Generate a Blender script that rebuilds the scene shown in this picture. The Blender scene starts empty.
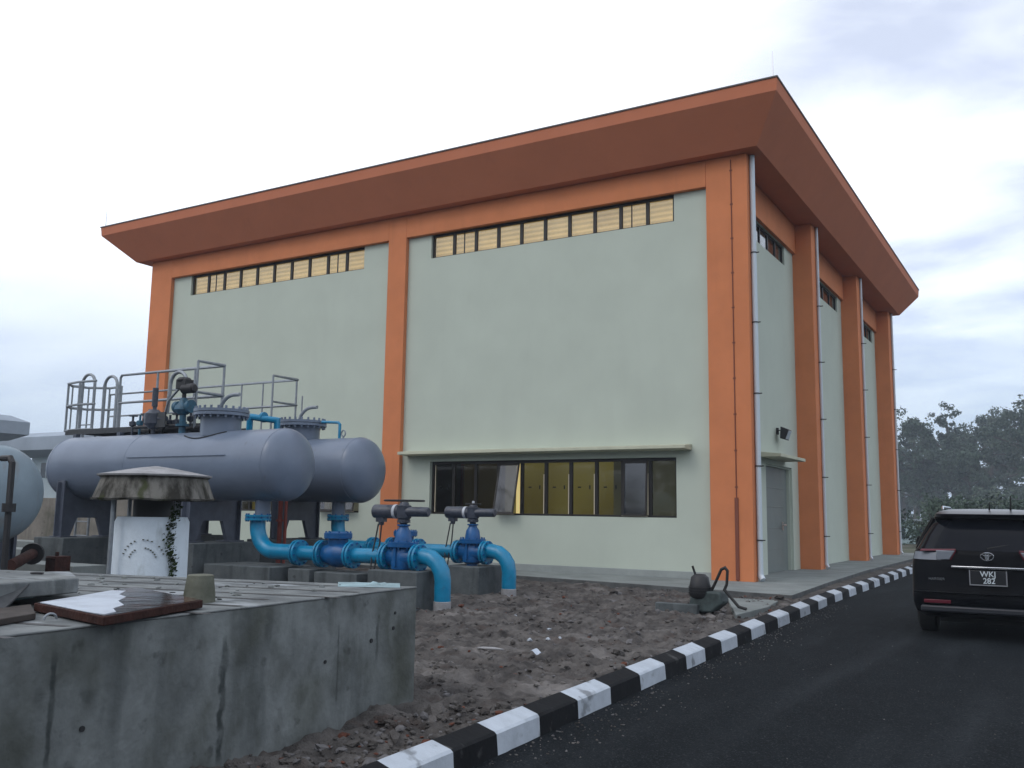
import bpy, bmesh, math, random
from mathutils import Vector, Matrix, noise
random.seed(7)
PI = math.pi
S = bpy.context.scene
C = S.collection
V = Vector

# ---------------------------------------------------------------- camera model
F = 932.66
CX = V((0.85961068, -0.0571622, -0.50774202))
CY = V((0.51073466, 0.12494759, 0.85061049))
CZ = V((0.01481837, -0.99051531, 0.136601))
CX.normalize(); CY.normalize(); CZ.normalize()
H = 1.53
def ray(px, py):
    c = V((px-512, py-384, F))
    return V((CX.dot(c), CY.dot(c), CZ.dot(c)))
def on_y(px, py, y):
    d = ray(px, py); return V((0, 0, H)) + d*(y/d.y)
def on_z(px, py, z):
    d = ray(px, py); return V((0, 0, H)) + d*((z-H)/d.z)
def on_x(px, py, x):
    d = ray(px, py); return V((0, 0, H)) + d*(x/d.x)

# ---------------------------------------------------------------- mesh builder
class MB:
    def __init__(s): s.v = []; s.f = []; s.m = []
    def face(s, pts, m=0):
        b = len(s.v); s.v += [V(p) for p in pts]; s.f.append(list(range(b, b+len(pts)))); s.m.append(m); return s
    def box(s, a, b, m=0):
        x0, y0, z0 = [min(a[i], b[i]) for i in range(3)]; x1, y1, z1 = [max(a[i], b[i]) for i in range(3)]
        k = len(s.v)
        s.v += [V(p) for p in ((x0,y0,z0),(x1,y0,z0),(x1,y1,z0),(x0,y1,z0),(x0,y0,z1),(x1,y0,z1),(x1,y1,z1),(x0,y1,z1))]
        for q in ((0,3,2,1),(4,5,6,7),(0,1,5,4),(1,2,6,5),(2,3,7,6),(3,0,4,7)):
            s.f.append([k+i for i in q]); s.m.append(m)
        return s
    def prism(s, pts, z0, z1, m=0, mt=None):
        """vertical extrusion of an xy polygon"""
        k = len(s.v); n = len(pts)
        s.v += [V((p[0], p[1], z0)) for p in pts] + [V((p[0], p[1], z1)) for p in pts]
        s.f.append([k+i for i in range(n)][::-1]); s.m.append(m)
        s.f.append([k+n+i for i in range(n)]); s.m.append(m if mt is None else mt)
        for i in range(n):
            j = (i+1) % n
            s.f.append([k+i, k+j, k+n+j, k+n+i]); s.m.append(m)
        return s
    def extr(s, pts, d, m=0):
        """extrude a planar 3d polygon along d"""
        k = len(s.v); n = len(pts); d = V(d)
        s.v += [V(p) for p in pts] + [V(p)+d for p in pts]
        s.f.append([k+i for i in range(n)][::-1]); s.m.append(m)
        s.f.append([k+n+i for i in range(n)]); s.m.append(m)
        for i in range(n):
            j = (i+1) % n
            s.f.append([k+i, k+j, k+n+j, k+n+i]); s.m.append(m)
        return s
    def tube(s, pts, r, n=10, m=0, cap=True, closed=False):
        pts = [V(p) for p in pts]; N = len(pts)
        rr = r if isinstance(r, (list, tuple)) else [r]*N
        k = len(s.v); up = None
        for i, p in enumerate(pts):
            if closed: t = pts[(i+1) % N]-pts[i-1]
            elif i == 0: t = pts[1]-p
            elif i == N-1: t = p-pts[i-1]
            else: t = (pts[i+1]-p).normalized() + (p-pts[i-1]).normalized()
            t.normalize()
            if up is None:
                up = V((0,0,1)) if abs(t.z) < .9 else V((1,0,0))
            a = (up - t*up.dot(t)); 
            if a.length < 1e-5: a = t.orthogonal()
            a.normalize(); up = a; b = t.cross(a)
            sc = 1.0
            if not closed and 0 < i < N-1:
                c = (pts[i+1]-p).normalized().dot((p-pts[i-1]).normalized())
                sc = 1/max(.6, math.sqrt(max(0, (1+c)/2)))
            for j in range(n):
                th = 2*PI*j/n
                s.v.append(p + (a*math.cos(th)+b*math.sin(th))*rr[i]*(sc if i else 1))
        for i in range(N if closed else N-1):
            i2 = (i+1) % N
            for j in range(n):
                j2 = (j+1) % n
                s.f.append([k+i*n+j, k+i*n+j2, k+i2*n+j2, k+i2*n+j]); s.m.append(m)
        if cap and not closed:
            s.f.append([k+j for j in range(n)][::-1]); s.m.append(m)
            s.f.append([k+(N-1)*n+j for j in range(n)]); s.m.append(m)
        return s
    def cyl(s, a, b, r, n=20, m=0):
        return s.tube([a, b], r, n, m)
    def lathe(s, prof, o=(0,0,0), axis='z', n=32, m=0):
        """prof: list of (t, r) along axis"""
        o = V(o); k = len(s.v)
        for t, r in prof:
            for j in range(n):
                th = 2*PI*j/n; c, q = math.cos(th)*r, math.sin(th)*r
                s.v.append(o + (V((c,q,t)) if axis == 'z' else V((t,c,q)) if axis == 'x' else V((q,t,c))))
        for i in range(len(prof)-1):
            for j in range(n):
                j2 = (j+1) % n
                s.f.append([k+i*n+j, k+i*n+j2, k+(i+1)*n+j2, k+(i+1)*n+j]); s.m.append(m)
        s.f.append([k+j for j in range(n)][::-1]); s.m.append(m)
        s.f.append([k+(len(prof)-1)*n+j for j in range(n)]); s.m.append(m)
        return s
    def build(s, name, mats, parent=None, bevel=0, smooth=35, kind=None):
        off = OFF.get(parent.name, V((0,0,0))) if parent else V((0,0,0))
        me = bpy.data.meshes.new(name)
        me.from_pydata([tuple(v-off) for v in s.v], [], s.f)
        mats = mats if isinstance(mats, (list, tuple)) else [mats]
        for m in mats: me.materials.append(m)
        me.polygons.foreach_set('material_index', s.m)
        if smooth:
            me.polygons.foreach_set('use_smooth', [True]*len(s.f))
            me.set_sharp_from_angle(angle=math.radians(smooth))
        me.update()
        o = bpy.data.objects.new(name, me); C.objects.link(o)
        if parent: o.parent = parent
        OFF[o.name] = off
        if bevel:
            b = o.modifiers.new('bevel', 'BEVEL'); b.width = bevel; b.segments = 2; b.limit_method = 'ANGLE'; b.angle_limit = math.radians(40)
        if kind: o['kind'] = kind
        return o
OFF = {}
def tag(o, label, cat, group=None):
    o['label'] = label; o['category'] = cat
    if group: o['group'] = group
    return o
def thing(name, label, cat, loc=(0,0,0), group=None):
    o = bpy.data.objects.new(name, None); C.objects.link(o); o.location = loc
    o.empty_display_size = .2
    OFF[o.name] = V(loc)
    return tag(o, label, cat, group)
def copy_tree(o, parent=None):
    c = o.copy(); C.objects.link(c)
    if parent: c.parent = parent
    for ch in list(o.children): copy_tree(ch, c)
    return c
def arc(c, r, a0, a1, u, w, n=8):
    c = V(c); u = V(u); w = V(w)
    return [c + u*r*math.cos(a0+(a1-a0)*i/n) + w*r*math.sin(a0+(a1-a0)*i/n) for i in range(n+1)]

# ---------------------------------------------------------------- materials
def mat(name, col, rough=.6, metal=0, var=0, vs=3.0, col2=None, bump=0, bs=40, spec=.5, fac=None, coord='Object', stretch=None, detail=6, emit=0, bd=.02):
    m = bpy.data.materials.new(name); m.use_nodes = True
    nt = m.node_tree; b = nt.nodes['Principled BSDF']
    b.inputs['Base Color'].default_value = (*col, 1)
    b.inputs['Roughness'].default_value = rough
    b.inputs['Metallic'].default_value = metal
    b.inputs['Specular IOR Level'].default_value = spec if rough < .79 or spec != .5 else .18
    tc = nt.nodes.new('ShaderNodeTexCoord'); out = tc.outputs[coord]
    if stretch:
        mp = nt.nodes.new('ShaderNodeMapping'); mp.inputs['Scale'].default_value = stretch
        nt.links.new(out, mp.inputs[0]); out = mp.outputs[0]
    if var or col2:
        n = nt.nodes.new('ShaderNodeTexNoise'); n.inputs['Scale'].default_value = vs; n.inputs['Detail'].default_value = detail
        n.inputs['Roughness'].default_value = .62
        nt.links.new(out, n.inputs['Vector'])
        r = nt.nodes.new('ShaderNodeValToRGB')
        lo, hi = fac or (.35, .65)
        r.color_ramp.elements[0].position = lo; r.color_ramp.elements[1].position = hi
        c2 = col2 or tuple(c*(1-var) for c in col)
        r.color_ramp.elements[0].color = (*c2, 1); r.color_ramp.elements[1].color = (*col, 1)
        nt.links.new(n.outputs['Fac'], r.inputs[0]); nt.links.new(r.outputs[0], b.inputs['Base Color'])
        if emit: nt.links.new(r.outputs[0], b.inputs['Emission Color'])
    elif emit: b.inputs['Emission Color'].default_value = (*col, 1)
    if emit: b.inputs['Emission Strength'].default_value = emit
    if bump:
        n2 = nt.nodes.new('ShaderNodeTexNoise'); n2.inputs['Scale'].default_value = bs; n2.inputs['Detail'].default_value = 5
        nt.links.new(tc.outputs[coord], n2.inputs['Vector'])
        bp = nt.nodes.new('ShaderNodeBump'); bp.inputs['Strength'].default_value = bump; bp.inputs['Distance'].default_value = bd
        nt.links.new(n2.outputs['Fac'], bp.inputs['Height']); nt.links.new(bp.outputs[0], b.inputs['Normal'])
    return m
def ramp_layer(m, col, scale, lo, hi, strength=.8, stretch=None, seed=0):
    """another stain layer over the existing base colour"""
    nt = m.node_tree; b = nt.nodes['Principled BSDF']
    tc = nt.nodes.new('ShaderNodeTexCoord'); mp = nt.nodes.new('ShaderNodeMapping')
    mp.inputs['Location'].default_value = (seed, seed*1.7, seed*.3)
    if stretch: mp.inputs['Scale'].default_value = stretch
    n = nt.nodes.new('ShaderNodeTexNoise'); n.inputs['Scale'].default_value = scale; n.inputs['Detail'].default_value = 7
    mr = nt.nodes.new('ShaderNodeMapRange'); mr.inputs['From Min'].default_value = lo; mr.inputs['From Max'].default_value = hi
    mr.inputs['To Max'].default_value = strength
    mx = nt.nodes.new('ShaderNodeMix'); mx.data_type = 'RGBA'
    nt.links.new(tc.outputs['Object'], mp.inputs[0]); nt.links.new(mp.outputs[0], n.inputs['Vector'])
    nt.links.new(n.outputs['Fac'], mr.inputs['Value']); nt.links.new(mr.outputs[0], mx.inputs['Factor'])
    li = b.inputs['Base Color'].links
    if li: nt.links.new(li[0].from_socket, mx.inputs[6])
    else: mx.inputs[6].default_value = b.inputs['Base Color'].default_value
    mx.inputs[7].default_value = (*col, 1)
    nt.links.new(mx.outputs[2], b.inputs['Base Color'])
    return m
def glass(name, tint, gloss=.25, rough=.03):
    m = bpy.data.materials.new(name); m.use_nodes = True; nt = m.node_tree
    nt.nodes.remove(nt.nodes['Principled BSDF']); o = nt.nodes['Material Output']
    t = nt.nodes.new('ShaderNodeBsdfTransparent'); t.inputs[0].default_value = (*tint, 1)
    g = nt.nodes.new('ShaderNodeBsdfGlossy'); g.inputs['Roughness'].default_value = rough; g.inputs[0].default_value = (.9,.93,.95,1)
    lw = nt.nodes.new('ShaderNodeLayerWeight'); lw.inputs[0].default_value = .5
    fr = nt.nodes.new('ShaderNodeMath'); fr.operation = 'POWER'; fr.inputs[1].default_value = 4; nt.links.new(lw.outputs['Facing'], fr.inputs[0])
    ad = nt.nodes.new('ShaderNodeMath'); ad.operation = 'MULTIPLY_ADD'; ad.inputs[1].default_value = .7; ad.inputs[2].default_value = gloss
    mx = nt.nodes.new('ShaderNodeMixShader')
    nt.links.new(fr.outputs[0], ad.inputs[0]); nt.links.new(ad.outputs[0], mx.inputs[0])
    nt.links.new(t.outputs[0], mx.inputs[1]); nt.links.new(g.outputs[0], mx.inputs[2]); nt.links.new(mx.outputs[0], o.inputs[0])
    return m

M = {}
M['mint'] = mat('mint_paint', (.52,.575,.495), .85, var=.07, vs=.7, bump=.25, bs=60, bd=.006)
ramp_layer(M['mint'], (.45,.49,.43), .9, .55, .8, .3, (3,3,.35), 4)
M['orange'] = mat('orange_paint', (.65,.23,.10), .8, var=.12, vs=1.2, bump=.2, bs=60, bd=.006)
M['ledge'] = mat('cream_paint', (.56,.57,.44), .8, var=.15, vs=2)
M['fascia'] = mat('darkened_eave_paint', (.52,.18,.095), .8, var=.08, vs=1.0, bump=.2, bs=60, bd=.006)  # orange eave darkened; dim vignetted roof edge put into the colour
ramp_layer(M['fascia'], (.33,.12,.07), 1.2, .6, .85, .3, (2.5,2.5,.6), 4)
ramp_layer(M['orange'], (.46,.16,.075), 1.1, .58, .8, .4, (3,3,.3), 7)
M['orange_dark'] = mat('orange_conduit', (.19,.055,.03), .7)
M['flash'] = mat('roof_flashing', (.06,.05,.05), .5)
M['roofing'] = mat('roof_sheet', (.3,.3,.3), .7)
M['pvc'] = mat('grey_pvc', (.55,.62,.68), .45)
M['dark'] = mat('dark_metal', (.012,.012,.014), .55)
M['frame'] = mat('bronze_window_frame', (.025,.022,.02), .45, metal=.4)
M['door'] = mat('grey_green_door', (.17,.20,.19), .5, var=.1, vs=2)
M['steel'] = mat('stainless', (.6,.6,.6), .3, metal=1)
M['galv'] = mat('galvanised_pipe', (.30,.33,.36), .45, metal=.5, var=.25, vs=12)
M['vessel'] = mat('vessel_grey_paint', (.155,.195,.265), .34, var=.15, vs=1.6, bump=.08, bs=8)
ramp_layer(M['vessel'], (.10,.125,.17), 1.5, .55, .85, .6, (.4,2.5,2.5), 2)
ramp_layer(M['vessel'], (.07,.06,.06), 6, .66, .8, .5, (2,2,.4), 9)
M['vessel_light'] = mat('weathered_tank_paint', (.22,.29,.34), .5, var=.2, vs=2, bump=.1, bs=8)
ramp_layer(M['vessel_light'], (.18,.15,.12), 3, .6, .8, .7, (2,2,.4), 3)
M['leg'] = mat('support_steel', (.085,.10,.135), .5, var=.3, vs=5)
M['blue'] = mat('bright_blue_paint', (.0,.225,.42), .33, var=.25, vs=5, bump=.08, bs=30)
ramp_layer(M['blue'], (.03,.10,.2), 9, .62, .8, .6, None, 5)
M['blue_dark'] = mat('deep_blue_paint', (.0,.095,.29), .38, var=.3, vs=8, bump=.1, bs=40)
M['teal'] = mat('faded_teal_paint', (.02,.11,.18), .5, var=.5, vs=14)
M['bolt'] = mat('bolt_steel', (.08,.10,.14), .5, metal=.5)
M['actuator'] = mat('actuator_wrap', (.05,.06,.085), .35, var=.4, vs=14, bump=.4, bs=25)
M['tape'] = mat('pale_tape', (.5,.53,.58), .4)
M['cable'] = mat('black_cable', (.012,.012,.014), .6)
M['rust'] = mat('rusty_steel', (.055,.022,.017), .8, var=.5, vs=9, bump=.4, bs=40)
M['red'] = mat('red_pipe_paint', (.22,.035,.02), .55, var=.3, vs=6)
M['grate'] = mat('deck_grating', (.07,.075,.08), .6, metal=.4, var=.3, vs=20)
# weathered concretes
def concrete(name, col, dark, green=True, k=1.0):
    m = mat(name, col, .92, col2=dark, vs=2.2*k, fac=(.3,.68), bump=.5, bs=25, detail=9, bd=.012)
    ramp_layer(m, (col[0]*.35, col[1]*.36, col[2]*.36), 1.3*k, .54, .72, .75, (3.2,3.2,.5), 1)
    ramp_layer(m, (col[0]*.3, col[1]*.3, col[2]*.3), 7*k, .64, .72, .7, None, 3)
    if green: ramp_layer(m, (.055,.058,.035), 1.7*k, .52, .72, .5, None, 8)
    return m
M['conc'] = concrete('stained_concrete', (.215,.235,.235), (.085,.094,.094))
ramp_layer(M['conc'], (.05,.055,.045), 5, .5, .75, .6, (1,1,.8), 21)
ramp_layer(M['conc'], (.30,.33,.33), 2.6, .58, .75, .5, (1,1,.5), 31)
M['conc_top'] = mat('screed_top', (.20,.215,.215), .9, col2=(.10,.11,.115), vs=3, fac=(.35,.62), bump=.4, bs=30, detail=9, bd=.01)
ramp_layer(M['conc_top'], (.10,.11,.11), 3.2, .56, .66, .8, (1,3,1), 2)
ramp_layer(M['conc_top'], (.5,.54,.58), 1.6, .58, .75, .6, (1,2.5,1), 6)
M['skirt'] = mat('skirting_cement', (.33,.36,.35), .9, var=.2, vs=2)
M['apron'] = mat('apron_concrete', (.235,.26,.255), .9, var=.3, vs=1.6, bump=.3, bs=30, detail=8)
M['apron_edge'] = mat('dark_apron_edge', (.12,.125,.125), .9, var=.4, vs=4)  # apron's side faces coloured darker than its top
M['damp'] = mat('damp_dark_concrete', (.045,.052,.052), .85, col2=(.08,.095,.095), vs=9, fac=(.35,.65))
M['plinth'] = concrete('plinth_concrete', (.12,.135,.14), (.065,.075,.08), False, 1.5)
M['cap'] = mat('lichen_cement_cap', (.17,.165,.15), .95, col2=(.035,.033,.028), vs=3.5, fac=(.40,.60), bump=.5, bs=20, detail=9, stretch=(2.2,2.2,.5))
ramp_layer(M['cap'], (.05,.06,.022), 4, .55, .65, .8, (1.5,1.5,.6), 5)
M['captop'] = mat('cement_lid', (.36,.36,.37), .8, var=.4, vs=5, bump=.2, bs=20)
M['white'] = mat('whitewash', (.60,.68,.75), .8, var=.12, vs=4, bump=.25, bs=30)
ramp_layer(M['white'], (.2,.22,.2), 3, .6, .75, .7, (2,2,.6), 5)
M['stub'] = mat('yellowish_mortar', (.15,.155,.125), .95, col2=(.075,.08,.06), vs=5, bump=.4, bs=30)
M['wood'] = mat('wet_board', (.07,.06,.055), .8, var=.4, vs=8)
M['sheet'] = mat('pale_sheet', (.50,.56,.64), .35, col2=(.38,.43,.5), vs=4, fac=(.3,.6))
ramp_layer(M['sheet'], (.06,.045,.04), 2.2, .49, .53, .95, None, 15)
M['sky_reflection'] = mat('painted_sky_reflection', (.46,.52,.60), .4, col2=(.3,.34,.40), vs=5, fac=(.3,.6))  # white sky reflection painted as a plain pale colour
M['wet'] = mat('wet_glossy_plate', (.05,.052,.058), .12, col2=(.10,.045,.03), vs=4, fac=(.42,.56), spec=1.0, bump=.15, bs=6)
M['cloth'] = mat('pale_blue_sheeting', (.28,.42,.46), .5, var=.35, vs=5, bump=.3, bs=15)
M['vine'] = mat('vine_leaf', (.028,.05,.015), .8, var=.5, vs=10)
M['weld'] = mat('grey_green_casing', (.055,.08,.08), .7, var=.6, vs=6, bump=.3, bs=20)
M['black'] = mat('black_rubber', (.012,.012,.012), .7)
# asphalt
M['asphalt'] = mat('fresh_asphalt', (.009,.012,.0148), .85, col2=(.0055,.0075,.0095), vs=1.6, fac=(.3,.7), bump=1, bs=90, detail=10, bd=.012, spec=.08)
ramp_layer(M['asphalt'], (.028,.033,.038), .7, .5, .78, .65, (2.6,.3,1), 3)
ramp_layer(M['asphalt'], (.004,.005,.006), 28, .55, .7, .8, None, 14)
ramp_layer(M['asphalt'], (.05,.058,.064), 75, .56, .72, .85, None, 1)
# soil
M['soil'] = mat('lumpy_soil', (.13,.12,.113), .95, col2=(.035,.032,.031), vs=4, fac=(.33,.66), bump=.9, bs=55, detail=10, bd=.02)
ramp_layer(M['soil'], (.24,.225,.215), 1.4, .56, .7, .6, None, 2)
ramp_layer(M['soil'], (.06,.04,.032), 3, .56, .68, .5, None, 6)
M['ground'] = mat('rough_ground', (.13,.12,.10), .95, col2=(.06,.07,.04), vs=.5, fac=(.4,.6), bump=.5, bs=10)
M['kerb_white'] = mat('kerb_white_paint', (.47,.52,.58), .8, var=.15, vs=6, bump=.35, bs=35, bd=.008)
ramp_layer(M['kerb_white'], (.14,.15,.16), 5, .60, .68, .75, (1,1,1), 7)
M['kerb_black'] = mat('kerb_black_paint', (.007,.008,.010), .8, var=.3, vs=6, bump=.35, bs=35, bd=.008)
ramp_layer(M['kerb_black'], (.10,.10,.10), 6, .62, .72, .6, None, 4)

# ---------------------------------------------------------------- setting
RX = 60
def kerb_x(y):
    if y < 5.3: return -3.22 + (5.3-y)*.045
    if y < 18: return -3.22 - (y-5.3)*.0449
    return -3.79 - (y-18)*.014
g = MB().face([(-400,-400,-.03),(400,-400,-.03),(400,900,-.03),(-400,900,-.03)])
g.build('ground', M['ground'], kind='structure', smooth=0)
ys = [-30,-10,0,3,6,9,12,15,18,24,30,40,60,90]
g = MB()
for a, b in zip(ys, ys[1:]):
    g.face([(kerb_x(a)-.02,a,0),(14,a,0),(14,b,0),(kerb_x(b)-.02,b,0)])
g.build('road', M['asphalt'], kind='structure', smooth=0)

# painted kerb, alternating black and white
bnd = [5.29,5.90,6.54,7.19,7.88,8.55,9.2,9.83,10.47,11.13,11.82,12.55,13.3,14.06,14.84,15.59,16.33,17.13,17.95,18.65,19.35]
while bnd[-1] < 62: bnd.append(bnd[-1]+.74)
bnd.insert(0, 4.76)
while bnd[0] > -12: bnd.insert(0, bnd[0]-.56)
i0 = min(range(len(bnd)), key=lambda i: abs(bnd[i]-5.29))
kb = MB()
prof = [(0,-.02),(-.012,.128),(-.03,.143),(-.155,.182),(-.172,.176),(-.178,-.02)]
for i, (a, b) in enumerate(zip(bnd, bnd[1:])):
    m = 0 if (i-i0) % 2 == 0 else 1
    n = 6 if a < 14 else 2
    jit = [(random.uniform(-.004,.004), random.uniform(-.004,.004)) for _ in prof]
    for q in range(n):
        y0 = a+(b-a)*q/n; y1 = a+(b-a)*(q+1)/n
        for k in range(len(prof)-1):
            def pt(k, y):
                w = noise.noise(V((y*4, k*3.1, 0)))*.008+noise.noise(V((y*17, k*3.1, 3)))*.004
                return (kerb_x(y)+prof[k][0]+w, y, prof[k][1]+w*.8)
            kb.face([pt(k,y0),pt(k+1,y0),pt(k+1,y1),pt(k,y1)][::-1], m)
kb.build('kerb', [M['kerb_white'], M['kerb_black']], kind='structure', smooth=30)

# building datum
X0, Y0, XL, YB = -5.476, 18.832, -24.56, 37.1
XR = -5.98            # recessed side wall
YF = Y0 + .13         # recessed front panels
ZT = 9.2
AZ = .225
# apron round the pump house
ap = [(-4.10,16.15),(-4.32,20.0),(-4.52,26),(-4.6,34),(-4.7,40),(-26.5,40),(-26.5,19.2),(-16,18.05),(-10.0,17.2),(-7.1,16.72)]
ap = [(-26.3,39),(-4.65,39),(-4.56,32),(-4.52,25),(-4.33,20.0),(-4.12,16.2),(-7.1,16.75),(-10.0,17.25),(-16,18.1),(-26.3,18.3)]
ap = ap[::-1]
m = MB(); m.prism(ap, -.02, AZ, 1, 0)
m.build('apron', [M['apron'], M['apron_edge']], kind='structure', bevel=.012)
sl = [on_z(*p, .16) for p in ((727,598),(779,600.5),(768,607),(736,615))]
m = MB(); m.prism([(p.x,p.y) for p in sl][::-1], 0, .165)
tag(m.build('concrete_slab', M['apron'], bevel=.01), 'flat pale concrete slab lying between the small machine and the kerb', 'slab')

# soil sheet with clods
def soil_h(x, y):
    z = .085 + .05*noise.noise(V((x*.7, y*.7, 1))) + .075*noise.noise(V((x*2.3, y*2.3, 3)))
    t = noise.noise(V((x*6, y*6, 9))); z += .05*(1-abs(t)*2.4)*.8
    z += .042*noise.noise(V((x*10, y*15, 5))) + .012*noise.noise(V((x*31, y*31, 2)))
    near = min(1, max(0, (kerb_x(y)-.17-x)/.35))
    z = z*near + (.10+.3*(z-.085))*(1-near)
    if y < 6: z -= min(.05,(6-y)*.03)
    if y > 14.5: z += min(.03,(y-14.5)*.02)
    return max(z, .015)
def grid_axis(segs):
    out = []
    for a, b, st in segs:
        n = max(1, round((b-a)/st)); out += [a+(b-a)*i/n for i in range(n)]
    return out + [segs[-1][1]]
xs = grid_axis([(-60,-20,2),(-20,-13,.3),(-13,-8.6,.09),(-8.6,0,.036)])
ysoil = grid_axis([(-12,2.5,1),(2.5,10,.04),(10,16.6,.05),(16.6,18.3,.2),(18.3,40,2)])
vs, fs = [], []
nx = len(xs)
for y in ysoil:
    kx = kerb_x(y)-.165
    for x in xs:
        xx = x if x <= -8.6 else -8.6 + (x+8.6)/8.6*(kx+8.6)
        z = soil_h(xx, y)
        if y > 17.2: z = .15+.02*noise.noise(V((xx,y,0)))
        if xx < -20: z = .05
        vs.append((xx, y, z))
for j in range(len(ysoil)-1):
    for i in range(nx-1):
        a = j*nx+i; fs.append((a, a+1, a+nx+1, a+nx))
me = bpy.data.meshes.new('soil'); me.from_pydata(vs, [], fs); me.materials.append(M['soil'])
me.polygons.foreach_set('use_smooth', [True]*len(fs)); me.update()
so = bpy.data.objects.new('soil', me); C.objects.link(so); so['kind'] = 'structure'

def rock(mb, c, r, m=0, flat=.7):
    bm = bmesh.new(); bmesh.ops.create_icosphere(bm, subdivisions=1, radius=1)
    sd = V((random.random()*50, random.random()*50, 0)); k = len(mb.v)
    ax = V((random.uniform(.6,1.3), random.uniform(.6,1.3), flat*random.uniform(.6,1.1)))
    rot = Matrix.Rotation(random.uniform(0,6.3),3,'Z') @ Matrix.Rotation(random.uniform(-.4,.4),3,'X')
    for v in bm.verts:
        d = 1+.55*noise.noise(v.co*1.3+sd)
        p = V((v.co.x*ax.x, v.co.y*ax.y, v.co.z*ax.z))*d*r
        mb.v.append(V(c)+rot@p)
    for f in bm.faces: mb.f.append([k+v.index for v in f.verts]); mb.m.append(m)
    bm.free()
rk = MB()
for i in range(3400):
    y = 3.3 + 13.2*random.random()**1.3; lim = kerb_x(y)-.2
    x = lim - random.random()**1.1*5.2
    if y < 6.1 and x < -4.2: 
        if random.random() < .9: x = random.uniform(-4.15, lim)
    r = random.choice((.010,.013,.016,.02,.026,.035))*random.uniform(.7,1.3)
    if random.random() < .05: r *= 2.0
    mm = random.choices((0,1,2),(.72,.23,.05))[0]
    rock(rk, (x,y,soil_h(x,y)+r*.2), r, mm)
M['clod2'] = mat('pale_clod', (.15,.145,.148), .95, var=.3, vs=20)
M['clod3'] = mat('brick_red_clod', (.14,.06,.042), .95, var=.3, vs=20)
o = rk.build('rubble', [M['soil'], M['clod2'], M['clod3']], smooth=0, kind='stuff')
tag(o, 'loose clods and stones scattered over the dug soil', 'rubble')
gr = MB()
for i in range(700):
    y = 3.5+random.random()**1.5*14; x = kerb_x(y)+.02+abs(random.gauss(0,.22))
    rock(gr, (x,y,.003), random.uniform(.003,.011), random.choice((0,0,1)))
for i in range(160):
    rock(gr, (random.uniform(-3,2.5),random.uniform(4,16),.002), random.uniform(.003,.007), random.choice((0,1)))
o = gr.build('road_grit', [M['soil'], M['clod2']], smooth=0, kind='stuff'); tag(o, 'fine grit washed along the kerb and over the asphalt', 'grit')
# litter on the soil
p = on_z(536,652,.16)
m = MB()
for k in range(7):
    a = k*.9; m.face([p+V((-.055+.018*k,-.05,.02*math.sin(a))), p+V((-.037+.018*k,-.05,.02*math.sin(a+.9))), p+V((-.037+.018*k,.05,.02*math.sin(a+.9)+.01)), p+V((-.055+.018*k,.05,.02*math.sin(a)+.01))])
tag(m.build('crumpled_paper', M['sheet'], smooth=60), 'crumpled white scrap of paper lying on the soil', 'litter')
p = on_z(491,649.5,.14)
m = MB(); m.extr([p+V((-.15,-.03,0)),p+V((.05,-.05,.01)),p+V((.15,.02,0)),p+V((0,.06,.005)),p+V((-.14,.03,0))], (0,0,.015))
tag(m.build('flat_stone_chip', M['captop'], bevel=.004), 'flat pale oval chip of cement lying on the soil', 'cement chip')
for px_, py_, r, lab in ((515,616,.03,'small white stone nearest the pipes on the soil'),(549,629,.028,'small white stone high on the soil mound by the red patch'),(548,639,.032,'white stone middle one of the row on the reddish soil'),(560,638,.03,'white stone at the right end of the row on the reddish soil'),(530,640,.03,'white stone at the left end of the row on the reddish soil')):
    q = on_z(px_,py_,.13); m = MB(); rock(m, q, r); tag(m.build('white_stone', M['kerb_white'], smooth=0), lab, 'stone', 'white stones on the soil')

# ---------------------------------------------------------------- pump house
B = thing('pump_house', 'large pale green building with orange columns and an overhanging orange roof', 'building', (XL,Y0,0))
def wall_holes(mb, axis, c, a0, a1, z0, z1, holes, depth, m=0):
    """vertical wall at axis coordinate c, spanning a0..a1; holes (a,b,z,z2) with reveals of given depth (signed)"""
    A = sorted({a0,a1,*[h[0] for h in holes],*[h[1] for h in holes]}); Zs = sorted({z0,z1,*[h[2] for h in holes],*[h[3] for h in holes]})
    P = (lambda a,z,d=0: (a,c+d,z)) if axis == 'y' else (lambda a,z,d=0: (c+d,a,z))
    for a, b in zip(A, A[1:]):
        for z, w in zip(Zs, Zs[1:]):
            ca, cz = (a+b)/2, (z+w)/2
            if any(h[0]<ca<h[1] and h[2]<cz<h[3] for h in holes): continue
            mb.face([P(a,z),P(b,z),P(b,w),P(a,w)], m)
    for a,b,z,w in holes:
        mb.face([P(a,z),P(a,z,depth),P(a,w,depth),P(a,w)], m); mb.face([P(b,z),P(b,w),P(b,w,depth),P(b,z,depth)], m)
        mb.face([P(a,z),P(b,z),P(b,z,depth),P(a,z,depth)], m); mb.face([P(a,w),P(a,w,depth),P(b,w,depth),P(b,w)], m)
HF = [(-22.85,-16.02,7.98,8.60),(-13.80,-7.20,7.98,8.60),(-22.7,-15.9,1.47,2.76),(-13.66,-7.20,1.47,2.76)]
HS = [(20.2,23.6,7.92,8.42),(25.6,29.95,7.92,8.42),(31.7,36.0,7.92,8.42),(21.45,23.8,.2,2.74)]
m = MB(); wall_holes(m, 'y', YF, XL+.05, XR, 0, ZT, HF, .30); m.build('wall', M['mint'], B, smooth=0)
m = MB(); wall_holes(m, 'x', XR, YF, YB-.1, 0, ZT, HS, -.25); m.build('wall', M['mint'], B, smooth=0)
m = MB(); m.face([(XL+.05,YF,0),(XL+.05,YB-.1,0),(XL+.05,YB-.1,ZT),(XL+.05,YF,ZT)]).build('wall', M['mint'], B, smooth=0)
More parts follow.
